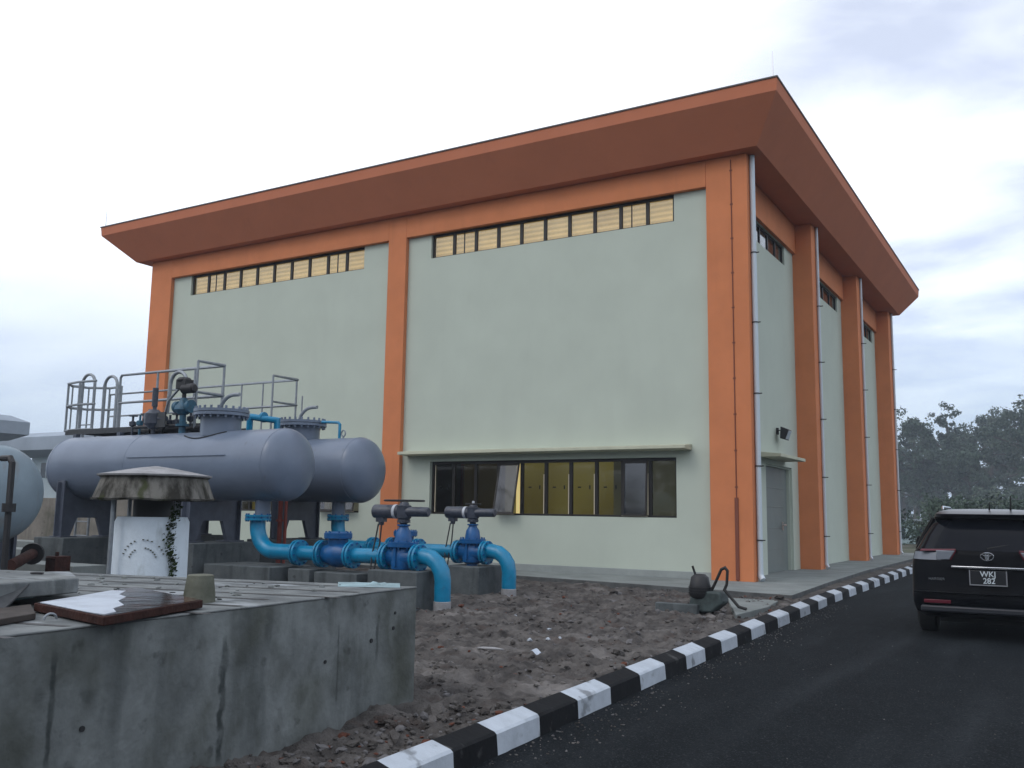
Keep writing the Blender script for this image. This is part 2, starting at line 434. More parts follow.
m = MB(); m.face([(XL+.05,YB-.1,0),(XR,YB-.1,0),(XR,YB-.1,ZT),(XL+.05,YB-.1,ZT)]).build('wall', M['mint'], B, smooth=0)
# columns
cols = [((XL,Y0),(XL+.94,Y0+.6)), ((-15.10,Y0),(-14.52,Y0+.4)), ((-6.42,Y0),(X0-.045,19.10)),
        ((XR-.3,24.42),(X0,24.95)), ((XR-.3,30.5),(X0,31.05)), ((XR-.3,36.5),(X0,YB)), ((XL,YB-.6),(XL+.9,YB))]
for a, b in cols:
    MB().box((*a,0),(*b,ZT-.003)).build('column', M['orange'], B, bevel=.012)
# beams
for a, b in ((XL+.943,-15.103),(-14.517,-6.423)):
    MB().box((a,Y0+.002,8.60),(b,Y0+.4,ZT-.003)).build('beam', M['orange'], B, bevel=.01)
for a, b in ((19.103,24.417),(24.953,30.497),(31.053,36.497)):
    MB().box((XR-.3,a,8.424),(XR+.09,b,ZT-.003)).build('beam', M['orange'], B, bevel=.01)
# roof: flat soffit, flared eave, fascia
def loop(o, z): return [(XL-o*1.42,Y0-o*.92,z),(X0+o*.88,Y0-o*.92,z),(X0+o*.88,YB+o*1.25,z),(XL-o*1.42,YB+o*1.25,z)]
L = [loop(-.9,9.2),loop(.30,9.2),loop(.98,10.03),loop(1.0,10.29),loop(.80,10.29),loop(.75,10.15)]
m = MB()
for a, b in zip(L, L[1:]):
    for i in range(4):
        j = (i+1) % 4; m.face([a[i],a[j],b[j],b[i]])
m.face(L[-1], 1); m.face(L[0][::-1], 0)
roof = m.build('roof', [M['fascia'], M['roofing']], B, smooth=0)
m = MB()
for (a, b) in (((XL-1.44,Y0-.94),(X0+.90,Y0-.75)),((X0+.7,Y0-.747),(X0+.90,YB+1.04)),((XL-1.44,YB+1.043),(X0+.90,YB+1.27)),((XL-1.44,Y0-.747),(XL-1.2,YB+1.04))):
    m.box((*a,10.294),(*b,10.325))
m.build('flashing', M['flash'], roof)
for x, y, h in ((X0+.78,Y0-.82,.62),(XL-1.33,Y0-.82,.6)):
    MB().tube([(x,y,10.3),(x,y,10.3+h)], [.014,.006], 6).build('lightning_rod', M['steel'], B)

# windows ------------------------------------------------
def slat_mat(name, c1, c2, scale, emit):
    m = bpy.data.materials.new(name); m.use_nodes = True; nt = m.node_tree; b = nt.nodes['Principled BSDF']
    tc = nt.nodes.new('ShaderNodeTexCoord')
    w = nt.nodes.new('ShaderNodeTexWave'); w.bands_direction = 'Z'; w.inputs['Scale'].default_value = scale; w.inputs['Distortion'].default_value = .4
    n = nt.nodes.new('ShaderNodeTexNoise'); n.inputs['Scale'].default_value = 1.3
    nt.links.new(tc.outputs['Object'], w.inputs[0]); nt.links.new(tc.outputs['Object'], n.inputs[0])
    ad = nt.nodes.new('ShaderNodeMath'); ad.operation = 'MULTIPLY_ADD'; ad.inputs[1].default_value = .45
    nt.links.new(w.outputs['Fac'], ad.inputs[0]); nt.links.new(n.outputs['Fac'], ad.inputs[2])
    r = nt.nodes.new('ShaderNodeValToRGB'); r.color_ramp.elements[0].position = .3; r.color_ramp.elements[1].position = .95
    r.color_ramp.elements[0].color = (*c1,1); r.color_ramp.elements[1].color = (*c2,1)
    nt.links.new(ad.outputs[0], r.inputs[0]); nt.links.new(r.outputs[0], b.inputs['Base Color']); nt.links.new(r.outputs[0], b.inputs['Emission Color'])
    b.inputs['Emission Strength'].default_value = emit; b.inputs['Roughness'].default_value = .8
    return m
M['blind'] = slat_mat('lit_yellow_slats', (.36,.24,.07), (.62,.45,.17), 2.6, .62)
M['room'] = mat('lit_room_wall', (.30,.26,.075), .9, col2=(.17,.14,.04), vs=.35, fac=(.38,.62), detail=1, emit=.5)
M['lit'] = mat('room_glow_strip', (.7,.55,.22), .8, emit=.7)  # glow of the lit room, put into a plain strip
M['roomgrey'] = mat('shaded_room_wall', (.17,.17,.12), .9, var=.3, vs=.8, detail=1, emit=.32)  # darker, reflecting right end put into the wall's grey and glow
M['roomdark'] = mat('dim_room_wall', (.10,.08,.035), .9, var=.4, vs=.6, detail=1, emit=.2)
M['sideblind'] = mat('grey_tan_blind', (.42,.36,.30), .8, var=.2, vs=2)
M['pane_up'] = glass('clear_pane', (.92,.9,.85), .07)
M['pane_low'] = glass('tinted_pane', (.75,.75,.7), .05, .05)
M['pane_open'] = glass('open_pane', (.5,.5,.55), .07, .08)
M['pane_side'] = glass('side_pane', (.8,.8,.8), .08, .05)
M['sill'] = mat('pale_metal_edge', (.55,.48,.36), .4)
def window_y(x0,x1,z0,z1,yf,n,blind,pane,bw=.05, extra=()):
    """window in a front wall, frame at depth yf"""
    f = MB(); f.box((x0,yf,z0),(x0+bw,yf+.06,z1)); f.box((x1-bw,yf,z0),(x1,yf+.06,z1))
    f.box((x0+bw,yf,z0),(x1-bw,yf+.06,z0+bw*.7)); f.box((x0+bw,yf,z1-bw),(x1-bw,yf+.06,z1))
    for i in range(1,n):
        x = x0+(x1-x0)*i/n; f.box((x-bw*.75,yf+.002,z0+bw*.7),(x+bw*.75,yf+.058,z1-bw))
    for e in extra: f.box((e-.012,yf+.02,z0+bw*.7),(e+.012,yf+.05,z1-bw))
    fo = f.build('window', M['frame'], B, bevel=.004)
    MB().box((x0+bw,yf+.028,z0+bw*.7),(x1-bw,yf+.034,z1-bw)).build('pane', pane, fo)
    return fo
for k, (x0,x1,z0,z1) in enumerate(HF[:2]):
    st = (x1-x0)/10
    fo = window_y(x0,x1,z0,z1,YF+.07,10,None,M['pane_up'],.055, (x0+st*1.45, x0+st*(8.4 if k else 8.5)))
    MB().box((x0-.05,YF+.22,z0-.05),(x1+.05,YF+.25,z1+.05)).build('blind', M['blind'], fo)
for k, (x0,x1,z0,z1) in enumerate(HF[2:]):
    n = 10; st = (x1-x0)/n; yf = YF+.10; bw = .06
    f = MB(); f.box((x0,yf,z0),(x0+bw,yf+.07,z1)); f.box((x1-bw,yf,z0),(x1,yf+.07,z1))
    f.box((x0+bw,yf,z0),(x1-bw,yf+.07,z0+.045)); f.box((x0+bw,yf,z1-.07),(x1-bw,yf+.07,z1))
    for i in range(1,n):
        x = x0+st*i; f.box((x-.04,yf+.002,z0+.045),(x+.04,yf+.068,z1-.07))
    fo = f.build('window', M['frame'], B, bevel=.005)
    MB().box((x0-.05,YF+1.6,z0-.5),(x0+st*1.9,YF+1.63,z1+.5)).build('room_back', M['roomdark'], fo)
    MB().box((x0+st*1.9+.002,YF+1.6,z0-.5),(x0+st*6.6,YF+1.63,z1+.5)).build('room_back', M['room'], fo)
    MB().box((x0+st*6.6+.002,YF+1.6,z0-.5),(x1+.05,YF+1.63,z1+.5)).build('room_back', M['roomgrey'], fo)
    opens = {3:.30, 8:.10} if k else {8:.25, 9:.25}
    pn = MB(); h = MB(); tl = MB()
    for i in range(n):
        a, b = x0+st*i+.04, x0+st*(i+1)-.04
        if i in (0,): a = x0+bw
        if i in (9,): b = x1-bw
        if i in opens:
            # top-hung sash swung outwards
            d = opens[i]; z1s = z1-.07; z0s = z0+.03; ya = yf-.012; yb = yf-d
            cs = MB(); w = .035
            def q(x, t, dy=0): return V((x, ya+(yb-ya)*t+dy, z1s+(z0s-z1s)*t))
            for (xa, xb, ta, tb) in ((a,a+w,0,1),(b-w,b,0,1),(a+w,b-w,0,.04),(a+w,b-w,.96,1)):
                cs.extr([q(xa,ta),q(xb,ta),q(xb,tb),q(xa,tb)], (0,-.03,0))
            co = cs.build('casement', M['frame'], fo)
            g2 = MB(); g2.extr([q(a+w,.04,-.012),q(b-w,.04,-.012),q(b-w,.96,-.012),q(a+w,.96,-.012)], (0,-.005,0)); g2.build('pane', M['pane_open'], fo)
            MB().box((a-.02,yb-.01,z0s-.012),(b+.02,yb+.01,z0s)).build('edge_trim', M['sill'], co)
            if i == 3:
                MB().box((b-.16,yf+.10,z0+.02),(b+.03,yf+.11,z1-.08)).build('blind', M['lit'], fo)  # added glowing strip for the lit room past the open sash, no blind
        else:
            MB().box((a,yf+.03,z0+.045),(b,yf+.036,z1-.07)).build('pane', M['pane_low'], fo)
        if 3 < i < 9 or i == 0:
            zc = z0+.66*(1) - .02
            h.box((a+.12,yf+.05,zc),(a+.20,yf+.06,zc+.03)); h.box((b-.16,yf+.05,zc-.03),(b-.13,yf+.06,zc+.06))
    h.build('latch', M['dark'], fo)
    for i in (0,4,5,6,8):
        x = x0+st*(i+1)-.044 if i else x0+.11
        t2 = MB(); t2.box((x-.010,yf-.008,z0+.05),(x+.010,yf-.001,z1-(.08 if i in (0,) else .34))); t2.build('edge_trim', M['sill'], fo)
    # ledge over the window
    a, b = (-14.37,-6.85) if k else (-23.4,-15.25)
    z = 2.90
    m = MB(); m.extr([(a,YF,z),(a,YF-.42,z+.02),(a,YF-.42,z+.09),(a,YF,z+.13)], (b-a,0,0)); m.build('window_ledge', M['ledge'], B, bevel=.006)
for (y0,y1,z0,z1) in HS[:3]:
    n = 5; f = MB(); xf = XR-.10; bw = .05
    f.box((xf,y0,z0),(xf+.05,y0+bw,z1)); f.box((xf,y1-bw,z0),(xf+.05,y1,z1)); f.box((xf,y0+bw,z0),(xf+.05,y1-bw,z0+.04)); f.box((xf,y0+bw,z1-.05),(xf+.05,y1-bw,z1))
    for i in range(1,n): y = y0+(y1-y0)*i/n; f.box((xf+.001,y-.03,z0+.04),(xf+.049,y+.03,z1-.05))
    fo = f.build('window', M['frame'], B)
    MB().box((xf+.02,y0+bw,z0+.04),(xf+.026,y1-bw,z1-.05)).build('pane', M['pane_side'], fo)
    MB().box((xf-.13,y0-.05,z0-.05),(xf-.11,y1+.05,z1+.05)).build('blind', M['sideblind'], fo)

# door, canopy, lamp
xd = XR-.14
d = MB().box((xd-.05,21.49,AZ),(xd,23.76,2.70)); 
for z in (.75,1.25,1.75,2.2): d.box((xd,21.6,z),(xd+.008,23.4,z+.02))
door = d.build('door', M['door'], B, bevel=.006)
h = MB().box((xd,23.25,1.20),(xd+.015,23.37,1.40)); h.tube([(xd+.01,23.31,1.33),(xd+.09,23.31,1.33),(xd+.09,23.08,1.33)], .015, 8); h.build('handle', M['steel'], door)
f = MB(); f.box((XR-.2,21.45,AZ),(XR-.06,21.487,2.738)); f.box((XR-.2,23.763,AZ),(XR-.06,23.8,2.738)); f.box((XR-.2,21.487,2.703),(XR-.06,23.763,2.738)); f.build('door_frame', M['mint'], B)
m = MB(); m.extr([(XR,20.9,2.86),(XR+.50,20.9,2.86),(XR+.50,20.9,2.93),(XR,20.9,2.98)], (0,2.25,0)); m.build('door_canopy', M['ledge'], B, bevel=.006)
y, x, z = 22.45, XR+.2, 3.5
lm = MB(); lm.box((XR,y-.05,z-.02),(XR+.05,y+.05,z+.14)); lm.tube([(XR+.03,y,z+.08),(x,y,z+.08)], .015, 6)
lm.extr([(x-.06,y-.17,z+.16),(x+.12,y-.17,z+.08),(x+.04,y-.17,z-.16),(x-.08,y-.17,z-.12)], (0,.34,0))
lo = lm.build('wall_lamp', M['dark'], B, bevel=.01)
m = MB(); m.extr([(x+.125,y-.13,z+.06),(x+.13,y-.13,z+.05),(x+.055,y-.13,z-.14),(x+.045,y-.13,z-.14)], (0,.26,0)); m.build('lens', mat('lamp_glass', (.5,.56,.6), .15), lo)
# downpipes with brackets
for yb in (19.14, 24.95, 31.05, YB):
    r = .055 if yb < 20 else .038; y = yb-.10; x = X0+r+.008-(.045 if yb < 20 else 0)
    m = MB(); m.cyl((x,y,AZ+.12),(x,y,ZT-.01), r, 16)
    m.tube([(x,y,AZ+.2),(x,y,AZ+.12),(x+.06,y-.05,AZ+.04)], r*1.05, 12)
    dp = m.build('downpipe', M['pvc'], B)
    bk = MB()
    for z in (1.05,2.55,4.05,5.55,7.05):
        bk.lathe([(-.012,r*1.18),(.012,r*1.18)], (x,y,z), 'z', 16); bk.box((x-.075,y-.012,z-.01),(x+.11,y+.012,z+.01))
    bk.build('pipe_bracket', M['dark'], dp)
# conduit on corner column
x = -5.86
m = MB(); m.tube([(x,Y0-.008,AZ),(x,Y0-.008,9.1)], .012, 6)
for z in [i*.75+.6 for i in range(12)]: m.box((x-.03,Y0-.012,z),(x+.03,Y0-.001,z+.03))
m.box((x-.035,Y0-.03,AZ+.02),(x+.035,Y0-.001,1.9))
m.build('earth_strip', M['orange_dark'], B)
# low plinth strip along the front wall
MB().box((XL+.96,YF-.05,AZ-.1),(-6.43,YF+.02,AZ+.14)).build('skirting', M['skirt'], B, bevel=.01)

# ---------------------------------------------------------------- pressure vessels
def flange(T, c, axis, r, t=.035, n=10, gap=.03):
    mb = MB(); bolts = MB()
    a = {'x':V((1,0,0)),'y':V((0,1,0)),'z':V((0,0,1))}[axis]; c = V(c)
    mb.cyl(c-a*(gap/2+t), c-a*gap/2, r, 24); mb.cyl(c+a*gap/2, c+a*(gap/2+t), r, 24); mb.cyl(c-a*gap/2, c+a*gap/2, r*.9, 24)
    u = a.orthogonal().normalized(); w = a.cross(u)
    for i in range(n):
        th = 2*PI*i/n; q = c+(u*math.cos(th)+w*math.sin(th))*r*.88
        bolts.cyl(q-a*(gap/2+t+.022), q+a*(gap/2+t+.022), .016, 6)
    o = mb.build('flange', M['blue'], T); bolts.build('bolt', M['blue_dark'], o)
def vessel(name, label, xl, xr, y, z, r, mx, nozx, legs, group=None, shellm='vessel', manway=True, bz=.95, legw=.11):
    T = thing(name, label, 'pressure vessel', ((xl+xr)/2,y,0), group)
    dl = r*.52; prof = []
    for i in range(10):
        th = PI/2*i/9; prof.append((xl+dl-dl*math.cos(th), max(.001, r*math.sin(th))))
    N = 14
    for i in range(1, N): prof.append((xl+dl+(xr-xl-2*dl)*i/N, r))
    for i in range(10):
        th = PI/2*(1-i/9); prof.append((xr-dl+dl*math.cos(th), max(.001, r*math.sin(th))))
    m = MB(); m.lathe(prof, (0,y,z), 'x', 48)
    sh = m.build('shell', M[shellm], T, smooth=50)
    for x in (xl+dl, xr-dl, (xl+xr)/2-.6):
        w = MB(); w.lathe([(x-.012,r+.001),(x-.006,r+.006),(x+.006,r+.006),(x+.012,r+.001)], (0,y,z), 'x', 48); w.build('weld_seam', M[shellm], sh, smooth=50)
    w = MB(); w.tube([((xl+xr)/2-.5, y-r-.004, z+.14),(xr-dl-.8, y-r-.004, z+.14)], .008, 6)
    w.build('weld_seam', M[shellm], sh, smooth=50)
    for lx in legs:
        sd = MB()
        # saddle web cut to the shell, with two posts
        pts = [(lx-.04, y-.56, bz+.02), (lx-.04, y-.56, z-.3)]
        for i in range(13):
            th = PI+.42 + (PI-.84)*i/12; pts.append((lx-.04, y+math.cos(th)*(r-.004), z+math.sin(th)*(r-.004)))
        pts += [(lx-.04,y+.56,z-.3),(lx-.04,y+.56,bz+.02),(lx-.04,y+.34,bz+.02),(lx-.04,y+.22,bz+.36),(lx-.04,y-.22,bz+.36),(lx-.04,y-.34,bz+.02)]
        sd.extr(pts, (.08,0,0))
        sd.box((lx-.17,y-.62,bz),(lx+.17,y-.28,bz+.02)); sd.box((lx-.17,y+.28,bz),(lx+.17,y+.62,bz+.02))
        so_ = sd.build('saddle', M['leg'], T)
        for s_ in (-1,1):
            lg = MB(); yy = y+s_*.565; lg.box((lx-legw,yy-.012,bz+.02),(lx+legw,yy+.012,z-.26)); lg.box((lx-.012,yy-.09,bz+.02),(lx+.012,yy+.09,z-.30))
            lg.build('leg', M['leg'], T)
    if nozx is not None:
        nz = MB(); nz.cyl((nozx,y,z-r+.06),(nozx,y,1.43),.13,20); nz.build('nozzle', M[shellm], T)
    if manway:
        k = MB(); k.cyl((mx,y,z+r-.1),(mx,y,z+r+.27),(.35),36); mw = k.build('manway', M[shellm], T)
        fl = MB(); bo = MB(); zc = z+r+.32
        fl.cyl((mx,y,zc-.055),(mx,y,zc-.006),.48,40); fl.cyl((mx,y,zc+.006),(mx,y,zc+.055),.48,40); fl.cyl((mx,y,zc-.006),(mx,y,zc+.006),.44,40)
        fl.build('flange', M[shellm], mw)
        for i in range(22):
            th = 2*PI*i/22; q = (mx+.44*math.cos(th), y+.44*math.sin(th))
            bo.cyl((*q,zc-.10),(*q,zc+.105),.022,6)
        bo.build('bolt', M['vessel'], mw)
        # davit arm that swings the lid
        dv = MB(); dv.tube([(mx-.40,y+.30,zc-.12)] + arc((mx-.05,y+.30,zc+.02),.35,PI,PI*.5,(1,0,0),(0,0,1),8)+[(mx+.1,y+.3,zc+.37)], .035, 10)
        dv.build('davit', M['galv'], mw)
    return T, sh
RV = .635
VY1, VY2 = 11.5, 14.0
v1, sh1 = vessel('pressure_vessel', 'long grey horizontal tank behind the white mushroom vent, platform ladder on top', -17.2, -10.92, VY1, 2.27, .605, -12.85, -11.72, (-16.45,-12.95), 'grey horizontal tanks')
v2, sh2 = vessel('pressure_vessel', 'grey horizontal tank nearest the building, its rounded end beside the orange middle column', -18.3, -11.38, VY2, 2.30, .625, -13.28, -12.24, (-16.6,-13.35), 'grey horizontal tanks')
# hook line painted on shell 1
hk = MB(); pts = []
for i in range(11):
    t = i/10; x = -13.4+.95*t; a = 1.02 + .26*math.sin(PI*t)*-1 + .18*t
    pts.append((x, VY1-math.cos(a)*(.613), 2.27+math.sin(a)*(.613)))
hk.tube(pts, .011, 6); hk.build('lifting_wire', M['dark'], v1)
# third tank, nearer, at the left edge
v3, sh3 = vessel('weathered_tank', 'pale weathered tank end at the left edge with a rusty pipe down its face', -18.2, -11.9, 7.2, 1.68, .64, 0, None, (-16.6,-12.75), None, 'vessel_light', False, .35)
m = MB(); a = on_y(8,457,6.9); xx = -11.22
px9 = on_y(9,500,6.45).x; m.tube([(px9-.22,6.45,2.08),(px9-.05,6.45,2.08),(px9,6.45,2.02),(px9+.02,6.45,.72)], .036, 10)
m.lathe([(-.05,.075),(.05,.075)], (px9+.01,6.45,1.5), 'z', 14)
m.build('drain_pipe', M['dark'], v3)

# support plinths, one per saddle
def plinth(x0,x1,y0,y1,z1,label,name='concrete_plinth',group='concrete plinths under the tanks and pipes', mt='plinth'):
    m = MB(); m.box((x0,y0,-.02),(x1,y1,z1))
    return tag(m.build(name, M[mt], bevel=.015), label, 'plinth', group)
plinth(-16.9,-16.0,10.75,12.25,.945,'concrete plinth under the left saddle of the long grey tank')
plinth(-13.4,-12.5,10.75,12.25,.945,'concrete plinth under the right saddle of the long grey tank')
plinth(-17.1,-16.1,13.25,14.75,.945,'concrete plinth under the hidden left saddle of the tank nearest the building')
plinth(-13.9,-12.9,13.25,14.75,.945,'concrete plinth under the right saddle of the tank nearest the building')
plinth(-13.1,-12.4,6.5,7.9,.345,'low concrete plinth under the pale tank end at the left edge')
plinth(-16.9,-16.3,6.5,7.9,.345,'low concrete plinth far along the pale tank, out past the left edge')
plinth(-12.4,-10.9,10.9,11.85,.62,'long low concrete block under the first blue elbow')
plinth(-10.75,-10.3,11.15,11.65,.60,'small concrete pad under the first blue flange')
plinth(-10.15,-9.3,11.1,11.7,.58,'wide concrete pad under the dark blue check valve of the nearer pipe')
plinth(-9.05,-8.15,11.05,11.75,.66,'concrete block under the gate valve of the nearer blue pipe')
plinth(-9.5,-8.72,13.6,14.45,.60,'square concrete block under the gate valve of the farther blue pipe')

# ---------------------------------------------------------------- pipe runs
def pipe_run(name, label, y, z, xn, xa, xfl, xcheck, xvalve, xdown, r, parts):
    T = thing(name, label, 'pipework', (xdown,y,0), 'blue pipe runs with valves')
    bolts = MB()
    # inlet: flange under the vessel, elbow, horizontal
    R = .42
    p = [(xn,y,1.36)] + arc((xn+R,y,z+R), R, PI, PI*1.5, (1,0,0), (0,0,1), 10)
    p[1:] = [q for q in p[1:]]
    m = MB(); m.tube(p+[(xfl,y,z)], r*1.12, 20); m.build('elbow', M['blue'], T, smooth=50)
    flange(T, (xn,y,1.385), 'z', .215, .03, 10)
    flange(T, (xfl,y,z), 'x', .205)
    for a_, b_ in ((xfl,xcheck-.3),(xcheck+.3,xvalve-.33)): MB().cyl((a_,y,z),(b_,y,z), r, 20).build('pipe', M['blue'], T, smooth=50)
    # check valve
    flange(T, (xcheck-.3,y,z), 'x', .215)
    m = MB(); m.lathe([(-.30,r*1.1),(-.18,r*1.35),(-.04,r*1.75),(.08,r*1.75),(.2,r*1.35),(.30,r*1.1)], (xcheck,y,z), 'x', 24)
    m.lathe([(0,.15),(.16,.16),(.17,.22),(.20,.22),(.205,.22),(.25,.22),(.27,.14)], (xcheck,y,z+.08), 'z', 20)
    ck = m.build('check_valve', M['blue_dark'], T, smooth=40)
    for i in range(8):
        th = 2*PI*i/8; bolts.cyl((xcheck+.19*math.cos(th),y+.19*math.sin(th),z+.23),(xcheck+.19*math.cos(th),y+.19*math.sin(th),z+.36),.014,6)
    flange(T, (xcheck+.3,y,z), 'x', .205)
    # gate valve
    flange(T, (xvalve-.29,y,z), 'x', .205); flange(T, (xvalve+.29,y,z), 'x', .205)
    m = MB(); m.lathe([(-.27,r*1.1),(-.15,r*1.2),(-.08,r*1.5),(.08,r*1.5),(.15,r*1.2),(.27,r*1.1)], (xvalve,y,z), 'x', 24)
    m.lathe([(-.2,.12),(-.17,.17),(0,.19),(.12,.17),(.15,.15),(.155,.235),(.185,.235),(.19,.235),(.225,.235),(.23,.14),(.30,.13),(.38,.115),(.43,.08),(.46,.07),(.47,.10),(.49,.10)], (xvalve,y,z), 'z', 24)
    m.lathe([(-.26,.10),(-.2,.10)], (xvalve,y,z), 'z', 16)
    for a_ in (-1,1): m.box((xvalve-.02,y+a_*.19-.02,z-.12),(xvalve+.02,y+a_*.19+.02,z+.16))
    gv = m.build('gate_valve', M['blue_dark'], T, smooth=40)
    for i in range(10):
        th = 2*PI*i/10; bolts.cyl((xvalve+.205*math.cos(th),y+.205*math.sin(th),z+.12),(xvalve+.205*math.cos(th),y+.205*math.sin(th),z+.26),.014,6)
    # electric actuator
    za = 1.52
    m = MB(); m.lathe([(-(za-z)+.49,.05),(-.17,.06),(-.165,.1),(-.12,.1),(-.115,.085),(-.09,.11),(.09,.11),(.10,.08),(.145,.06)], (xvalve,y,za), 'z', 18)
    m.lathe([(-.56,.085),(-.55,.105),(-.12,.105),(-.10,.09),(.05,.09),(.1,.075),(.44,.072),(.46,.055)], (xvalve,y,za), 'x', 20)
    m.box((xvalve-.5,y-.05,za-.16),(xvalve-.36,y+.05,za-.09)); m.lathe([(-.19,.04),(-.1,.05)], (xvalve-.43,y,za-.02), 'z', 12)
    ac = m.build('actuator', M['actuator'], T, smooth=40)
    MB().lathe([(-.17,.108),(-.145,.110),(-.12,.108)], (xvalve,y,za), 'x', 20).build('tape_band', M['tape'], ac)
    m = MB()
    if parts == 1:
        m.tube([V((xvalve+.30*math.cos(t*2*PI/28), y+.30*math.sin(t*2*PI/28), za+.165)) for t in range(28)], .014, 6, closed=True)
        for k in range(3):
            t = k*2.09; m.cyl((xvalve,y,za+.16),(xvalve+.3*math.cos(t),y+.3*math.sin(t),za+.165),.012,6)
        m.build('handwheel', M['dark'], ac)
    else:
        m.tube([V((xvalve+.13*math.cos(t*2*PI/18), y+.13*math.sin(t*2*PI/18), za+.15)) for t in range(18)], .014, 6, closed=True)
        m.cyl((xvalve-.13,y,za+.15),(xvalve+.13,y,za+.15),.012,6)
        m.build('handwheel', M['dark'], ac)
        MB().lathe([(.14,.022),(.2,.022),(.205,.01)], (xvalve,y,za), 'z', 10).build('stem_cap', M['tape'], ac)
    m = MB()
    for k in (-1,1):
        m.tube([(xvalve-.43+k*.03,y-.03,za-.19),(xvalve-.46+k*.05,y-.05,za-.5),(xvalve-.47+k*.045,y-.10,z),(xvalve-.45+k*.03,y-.16,z-.3),(xvalve-.42+k*.05,y-.14,.35),(xvalve-.42+k*.07,y-.12,.05)], .013, 6)
    m.build('cable', M['cable'], ac, smooth=60)
    # outlet elbow into the ground
    R = .34
    p = [(xvalve+.31,y,z+.03)] + arc((xdown-R,y,z+.03-R), R, PI/2, 0, (1,0,0), (0,0,1), 4) + [(xdown,y,.2)]
    m = MB(); m.tube(p, r*1.05, 24); m.lathe([(-.006,r*1.07),(.006,r*1.07)], (xdown,y,z-.42), 'z', 24)
    m.build('elbow', M['blue'], T, smooth=24)
    m = MB(); m.cyl((xdown,y,-.02),(xdown,y,.24), r*1.12, 20); m.build('pipe_collar', M['captop'], T, bevel=.01)
    bolts.build('bolt', M['blue_dark'], T)
    return T
pipe_run('valve_pipe', 'nearer blue pipe with dark blue valves, bending into the ground by the concrete box', 11.4, .84, -11.72, -11.2, -10.77, -9.95, -8.67, -7.93, .115, 1)
pipe_run('valve_pipe', 'farther blue pipe with dark blue valve, bending into the ground below the long window', 14.0, .83, -12.24, -11.6, -11.35, -10.6, -9.12, -8.36, .118, 2)
# red riser pipe and small equipment behind
m = MB(); p = on_y(280,520,13.0); m.cyl((p.x,13.0,0),(p.x,13.0,2.1), .045, 12); m.cyl((p.x+.14,13.0,0),(p.x+.14,13.0,2.1), .03, 10)
m.lathe([(1.30,.075),(1.34,.075)], (p.x,13.0,0), 'z', 14)
tag(m.build('riser_pipe', M['red']), 'dark red vertical pipe standing under the two grey tanks', 'pipe')

# ---------------------------------------------------------------- access platforms, railings, cage ladder
def poly(mb, pts, r=.024, n=8): mb.tube(pts, r, n)
A1 = thing('access_platform', 'galvanised walkway with railing and caged ladder above the long grey tank', 'platform', (-15.5,12.6,0), 'tank walkways')
m = MB(); z = 3.08
m.box((-18.0,12.0,z),(-14.0,12.9,z+.03)); 
for y in (12.0,12.9): m.box((-18.05,y-.02,z-.08),(-13.6,y+.02,z-.002))
for i in range(16): m.box((-17.9+.26*i,12.02,z-.05),(-17.87+.26*i,12.88,z-.003))
dk = m.build('deck', M['grate'], A1)
m = MB()
for x in (-17.6,-16.2,-14.9): m.box((x-.05,11.9,2.75),(x+.05,12.0,z-.082)); m.box((x-.05,12.85,0),(x+.05,12.95,z-.082))
m.build('bracket', M['leg'], A1)
yb, yf_ = 12.35, 11.72
xa = on_y(121,375,yb).x; xb = on_y(224.5,367,yb).x
zt = 4.24; zm = 3.66
m = MB()
poly(m, [(xa,yb,z),(xa,yb,zt-.05),(xa+.04,yb,zt),(xb,yb,zt),(xb,yf_,zt)])
poly(m, [(xa,yb,zm),(xb,yb,zm),(xb,yf_,zm)])
for x in (-15.7,-14.6): poly(m, [(x,yb,z),(x,yb,zt)])
poly(m, [(xb,yf_,zt),(xb,yf_,z-.1)]); poly(m, [(xb,yb,zt),(xb,yb,z-.1)])
m.build('handrail', M['galv'], A1)
# caged ladder at the left end
yl = 12.75
m = MB()
for x in (-18.75,-18.28):
    pass
def hoop(x, y, w, zt_):
    return [(x,y,z-.02),(x,y,zt_-w/2)] + arc((x+w/2,y,zt_-w/2), w/2, PI, 0, (1,0,0), (0,0,1), 10) + [(x+w,y,z-.02)]
m.tube(hoop(-18.72,yl,(.44),4.42), .032, 8); m.tube(hoop(-17.93,yl,.42,4.33), .032, 8)
for k in range(2): m.cyl((-18.72,yl,z+.12+.1*k),(-18.28,yl,z+.12+.1*k), .014, 6)
m.cyl((-17.93,yl,z+.12),(-17.51,yl,z+.12), .014, 6)
m.build('grab_hoop', M['galv'], A1)
m = MB()
for x in (-18.72,-18.28): m.cyl((x,yl+.1,0),(x,yl+.1,z+.1), .028, 8)
for k in range(10): m.cyl((-18.72,yl+.1,.3+.3*k),(-18.28,yl+.1,.3+.3*k), .014, 6)
m.build('ladder', M['galv'], A1)
m = MB(); cx_, cy_ = -18.5, 12.85
cpts = lambda zz: [(-17.9,yl-.15,zz)] + [(cx_+.02+.78*math.cos(a)*-1, cy_+.62*math.sin(a), zz) for a in [(-.62+1.9*i/12*1.35) for i in range(13)]]
for zz in (3.17,3.72,4.22): m.tube([(-17.95,yl-.2,zz),(-18.5,yl-.25,zz),(-19.0,yl-.15,zz),(-19.28,yl+.12,zz),(-19.2,yl+.5,zz),(-18.8,yl+.75,zz),(-18.3,yl+.7,zz)], .026, 6)
for (x,y) in ((-19.0,yl-.15),(-19.2,yl+.0),(-19.28,yl+.15),(-19.2,yl+.5),(-18.8,yl+.75),(-18.3,yl+.7),(-18.45,yl-.25)): m.cyl((x,y,3.17),(x,y,4.22), .018, 6)
m.build('safety_cage', M['galv'], A1)

